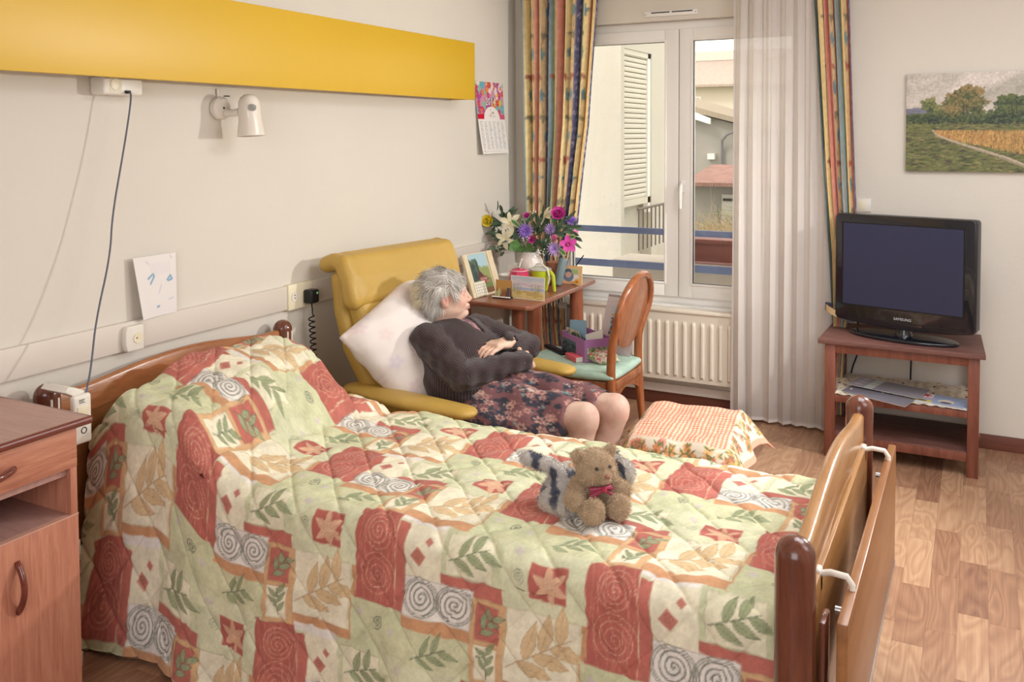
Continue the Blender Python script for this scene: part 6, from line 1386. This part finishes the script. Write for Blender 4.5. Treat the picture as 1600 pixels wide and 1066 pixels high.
# ================================================================ teddy bear and cat plush on the bed
m_fur=mat('plush_fur',rough=.95,attr=True,spec=.1,sheen=.3)
def fur(V,F,n,L,seed,droop=(0,0,-.35),colf=None,width=.0007):
    rg=np.random.default_rng(seed); Ns=np.zeros_like(V); fn=np.cross(V[F[:,1]]-V[F[:,0]],V[F[:,2]]-V[F[:,0]])
    for k in range(4): np.add.at(Ns,F[:,k],fn)
    Ns/=np.linalg.norm(Ns,axis=1)[:,None]+1e-12; i=rg.integers(0,len(V),n); p=V[i]+rg.normal(size=(n,3))*.002; N=Ns[i]; d=N+rg.normal(size=(n,3))*.35+np.array(droop); d/=np.linalg.norm(d,axis=1)[:,None]
    s=np.cross(d,rg.normal(size=(n,3))); s/=np.linalg.norm(s,axis=1)[:,None]; l=(L*rg.uniform(.6,1.2,n))[:,None]
    T=np.stack([p-s*width-N*.001,p+s*width-N*.001,p+d*l],1).reshape(-1,3); return T,np.arange(3*n).reshape(n,3),(colf(p) if colf else None),i
BA=math.radians(-38); BF=np.array([math.cos(BA),math.sin(BA),0]);BL=np.array([-math.sin(BA),math.cos(BA),0]); BO=np.array([1.772,-2.985,.612])
def bw(p): p=np.asarray(p,float); return BO+p[...,:1]*BF+p[...,1:2]*BL+p[...,2:3]*np.array([0,0,1.])
def bl(X,Y,Z): return (X-BO[0])*BF[0]+(Y-BO[1])*BF[1],(X-BO[0])*BL[0]+(Y-BO[1])*BL[1],Z-BO[2]
bear=thing('teddy_bear','light brown teddy bear with a plaid bow tie sitting on the quilt','teddy bear',tuple(BO))
HB=(.014,0,.133)
def bearf(X,Y,Z):
    x,y,z=bl(X,Y,Z); ay=np.abs(y)
    d=sEll(x,y,z,(-.012,0,.052),(.044,.047,.055)); h=sEll(x,y,z,HB,(.046,.054,.045)); h=smin(h,sEll(x,ay,z,(HB[0]+.014,.022,HB[2]-.017),(.030,.030,.024)),.012); h=smin(h,sEll(x,y,z,(HB[0]+.044,0,HB[2]-.014),(.021,.019,.017)),.008)
    h=smin(h,sEll(x,ay,z,(HB[0]-.008,.050,HB[2]+.030),(.011,.021,.020)),.004); h=smax(h,-sEll(x,ay,z,(HB[0]+.004,.051,HB[2]+.029),(.006,.012,.012)),.004)
    d=smin(d,h,.012); d=smin(d,smin(sCap(x,ay,z,(.0,.042,.082),(.026,.070,.058),.024,.024),sEll(x,ay,z,(.032,.074,.056),(.026,.024,.026)),.01),.008)
    d=smin(d,smin(sCap(x,ay,z,(.01,.032,.026),(.062,.040,.028),.026,.024),sEll(x,ay,z,(.074,.040,.034),(.026,.030,.034)),.012),.008); return d
V,F=snet(bearf,BO-[.12,.12,.03],BO+[.13,.12,.22],.004); V=relax(V,F,1)
V[:,2]=np.maximum(V[:,2],.606)
bc1=lambda P:np.clip(np.array([190,164,134])+fbm(P,60,3,3)[:,None]*16,0,255)
mk('body',V,F,m_fur,bear,True,bc1(V)*.9)
T,TF,tc,_=fur(V,F,26000,.006,2,colf=lambda p:np.repeat(np.clip(np.array([204,178,148])+RNG.normal(size=(len(p),1))*16,0,255),3,0)); fu=mk('fur_pile',T,TF,m_fur,bear,False,tc); fu['kind']='stuff'
for s in (-1,1):
    c=bw(np.array([[HB[0]+.043,s*.020,HB[2]+.008]]))[0]; V,F=lathe([(0,-.0055),(.0045,-.003),(.0055,0),(.0045,.003),(0,.0055)],(0,0,0),12); mk('eye',V+c,F,mat('glass_eye',(20,18,20),.1,coat=.8),bear,True)
c=bw(np.array([[HB[0]+.065,0,HB[2]-.009]]))[0]; V,F=snet(lambda X,Y,Z:sEll(X,Y,Z,(0,0,0),(.006,.0085,.006)),(-.012,-.012,-.012),(.012,.012,.012),.0022); mk('nose',V@np.array([BF,BL,[0,0,1]])+c,F,mat('stitched_nose',(150,98,84),.6),bear,True)
def bow_tie():
    p=Paint(.08,.03,.001,(178,50,74)); 
    for i in range(8): p.rect(i*.01,0,i*.01+.003,.03,(60,54,84),.6); 
    for i in range(4): p.rect(0,i*.008,.08,i*.008+.002,(230,220,220),.5); 
    Vs=[];Fs=[];Cs=[];n=0
    for s in (-1,1):
        P,Q,u,v=grid(lambda u,v:bw(np.stack([.058+.007*np.sin(v*12)*u-.010*u,s*.034*u,.083+(v-.5)*(.012+.022*u)-.012*u],1)),14,20); Vv,Ff=solid(P,Q,14,20,np.broadcast_to(-BF*.004,P.shape)); c=p.at(u*.08,v*.03); Vs.append(Vv);Fs.append(Ff+n);n+=len(Vv);Cs.append(np.concatenate([c,c]))
    Vk,Fk=snet(lambda X,Y,Z:sEll(X,Y,Z,bw(np.array([[.062,0,.083]]))[0],(.008,.008,.009)),BO-[.1,.1,0],BO+[.1,.1,.12],.003); Vs.append(Vk);Fs.append(Fk+n);Cs.append(np.tile([178,60,80],(len(Vk),1)))
    mk('bow_tie',np.concatenate(Vs),np.concatenate(Fs),m_cloth,bear,True,np.concatenate(Cs))
bow_tie()
cat=thing('plush_cat','grey and white striped plush cat lying behind the teddy bear, tail raised','plush toy',(1.68,-2.95,.61))
def catf(X,Y,Z):
    d=sEll(X,Y,Z,(1.675,-2.975,.650),(.052,.060,.046)); d=smin(d,sEll(X,Y,Z,(1.66,-3.015,.632),(.034,.034,.030)),.015); d=smin(d,sEll(X,Y,Z,(1.700,-3.035,.628),(.045,.025,.024)),.015); d=smin(d,sCap(X,Y,Z,(1.69,-2.93,.65),(1.75,-2.86,.645),.045,.04),.02); d=smin(d,sEll(X,Y,Z,(1.785,-2.815,.665),(.045,.042,.04)),.012)
    d=smin(d,smin(sCap(X,Y,Z,(1.695,-2.975,.685),(1.645,-2.985,.715),.020,.019),sCap(X,Y,Z,(1.645,-2.985,.715),(1.580,-3.0,.733),.019,.020),.008),.012)
    d=smin(d,sCap(X,Y,Z,(1.80,-2.84,.695),(1.805,-2.845,.715),.014,.005),.004); d=smin(d,sCap(X,Y,Z,(1.765,-2.79,.695),(1.765,-2.785,.715),.014,.005),.004); return d
V,F=snet(catf,(1.54,-3.09,.59),(1.85,-2.75,.78),.0045); V=relax(V,F,1); V[:,2]=np.maximum(V[:,2],.606)
def ccol(P):
    s=np.sin(P[:,0]*150+3*fbm(P,18,2,5)+P[:,2]*60)+.9*fbm(P,55,2,6); k=np.clip(s*2-.6,0,1)[:,None]; c=np.array([206,198,192])*(1-k)+np.array([84,86,100])*k; low=np.clip((.645-P[:,2])/.02,0,1)[:,None]*.8; return c*(1-low)+np.array([216,204,188])*low
mk('body',V,F,m_fur,cat,True,ccol(V)*.92)
T,TF,tc,i_=fur(V,F,16000,.009,5,colf=lambda p:np.repeat(np.clip(ccol(p)+RNG.normal(size=(len(p),1))*16,0,255),3,0)); fu=mk('fur_pile',T,TF,m_fur,cat,False,tc); fu['kind']='stuff'
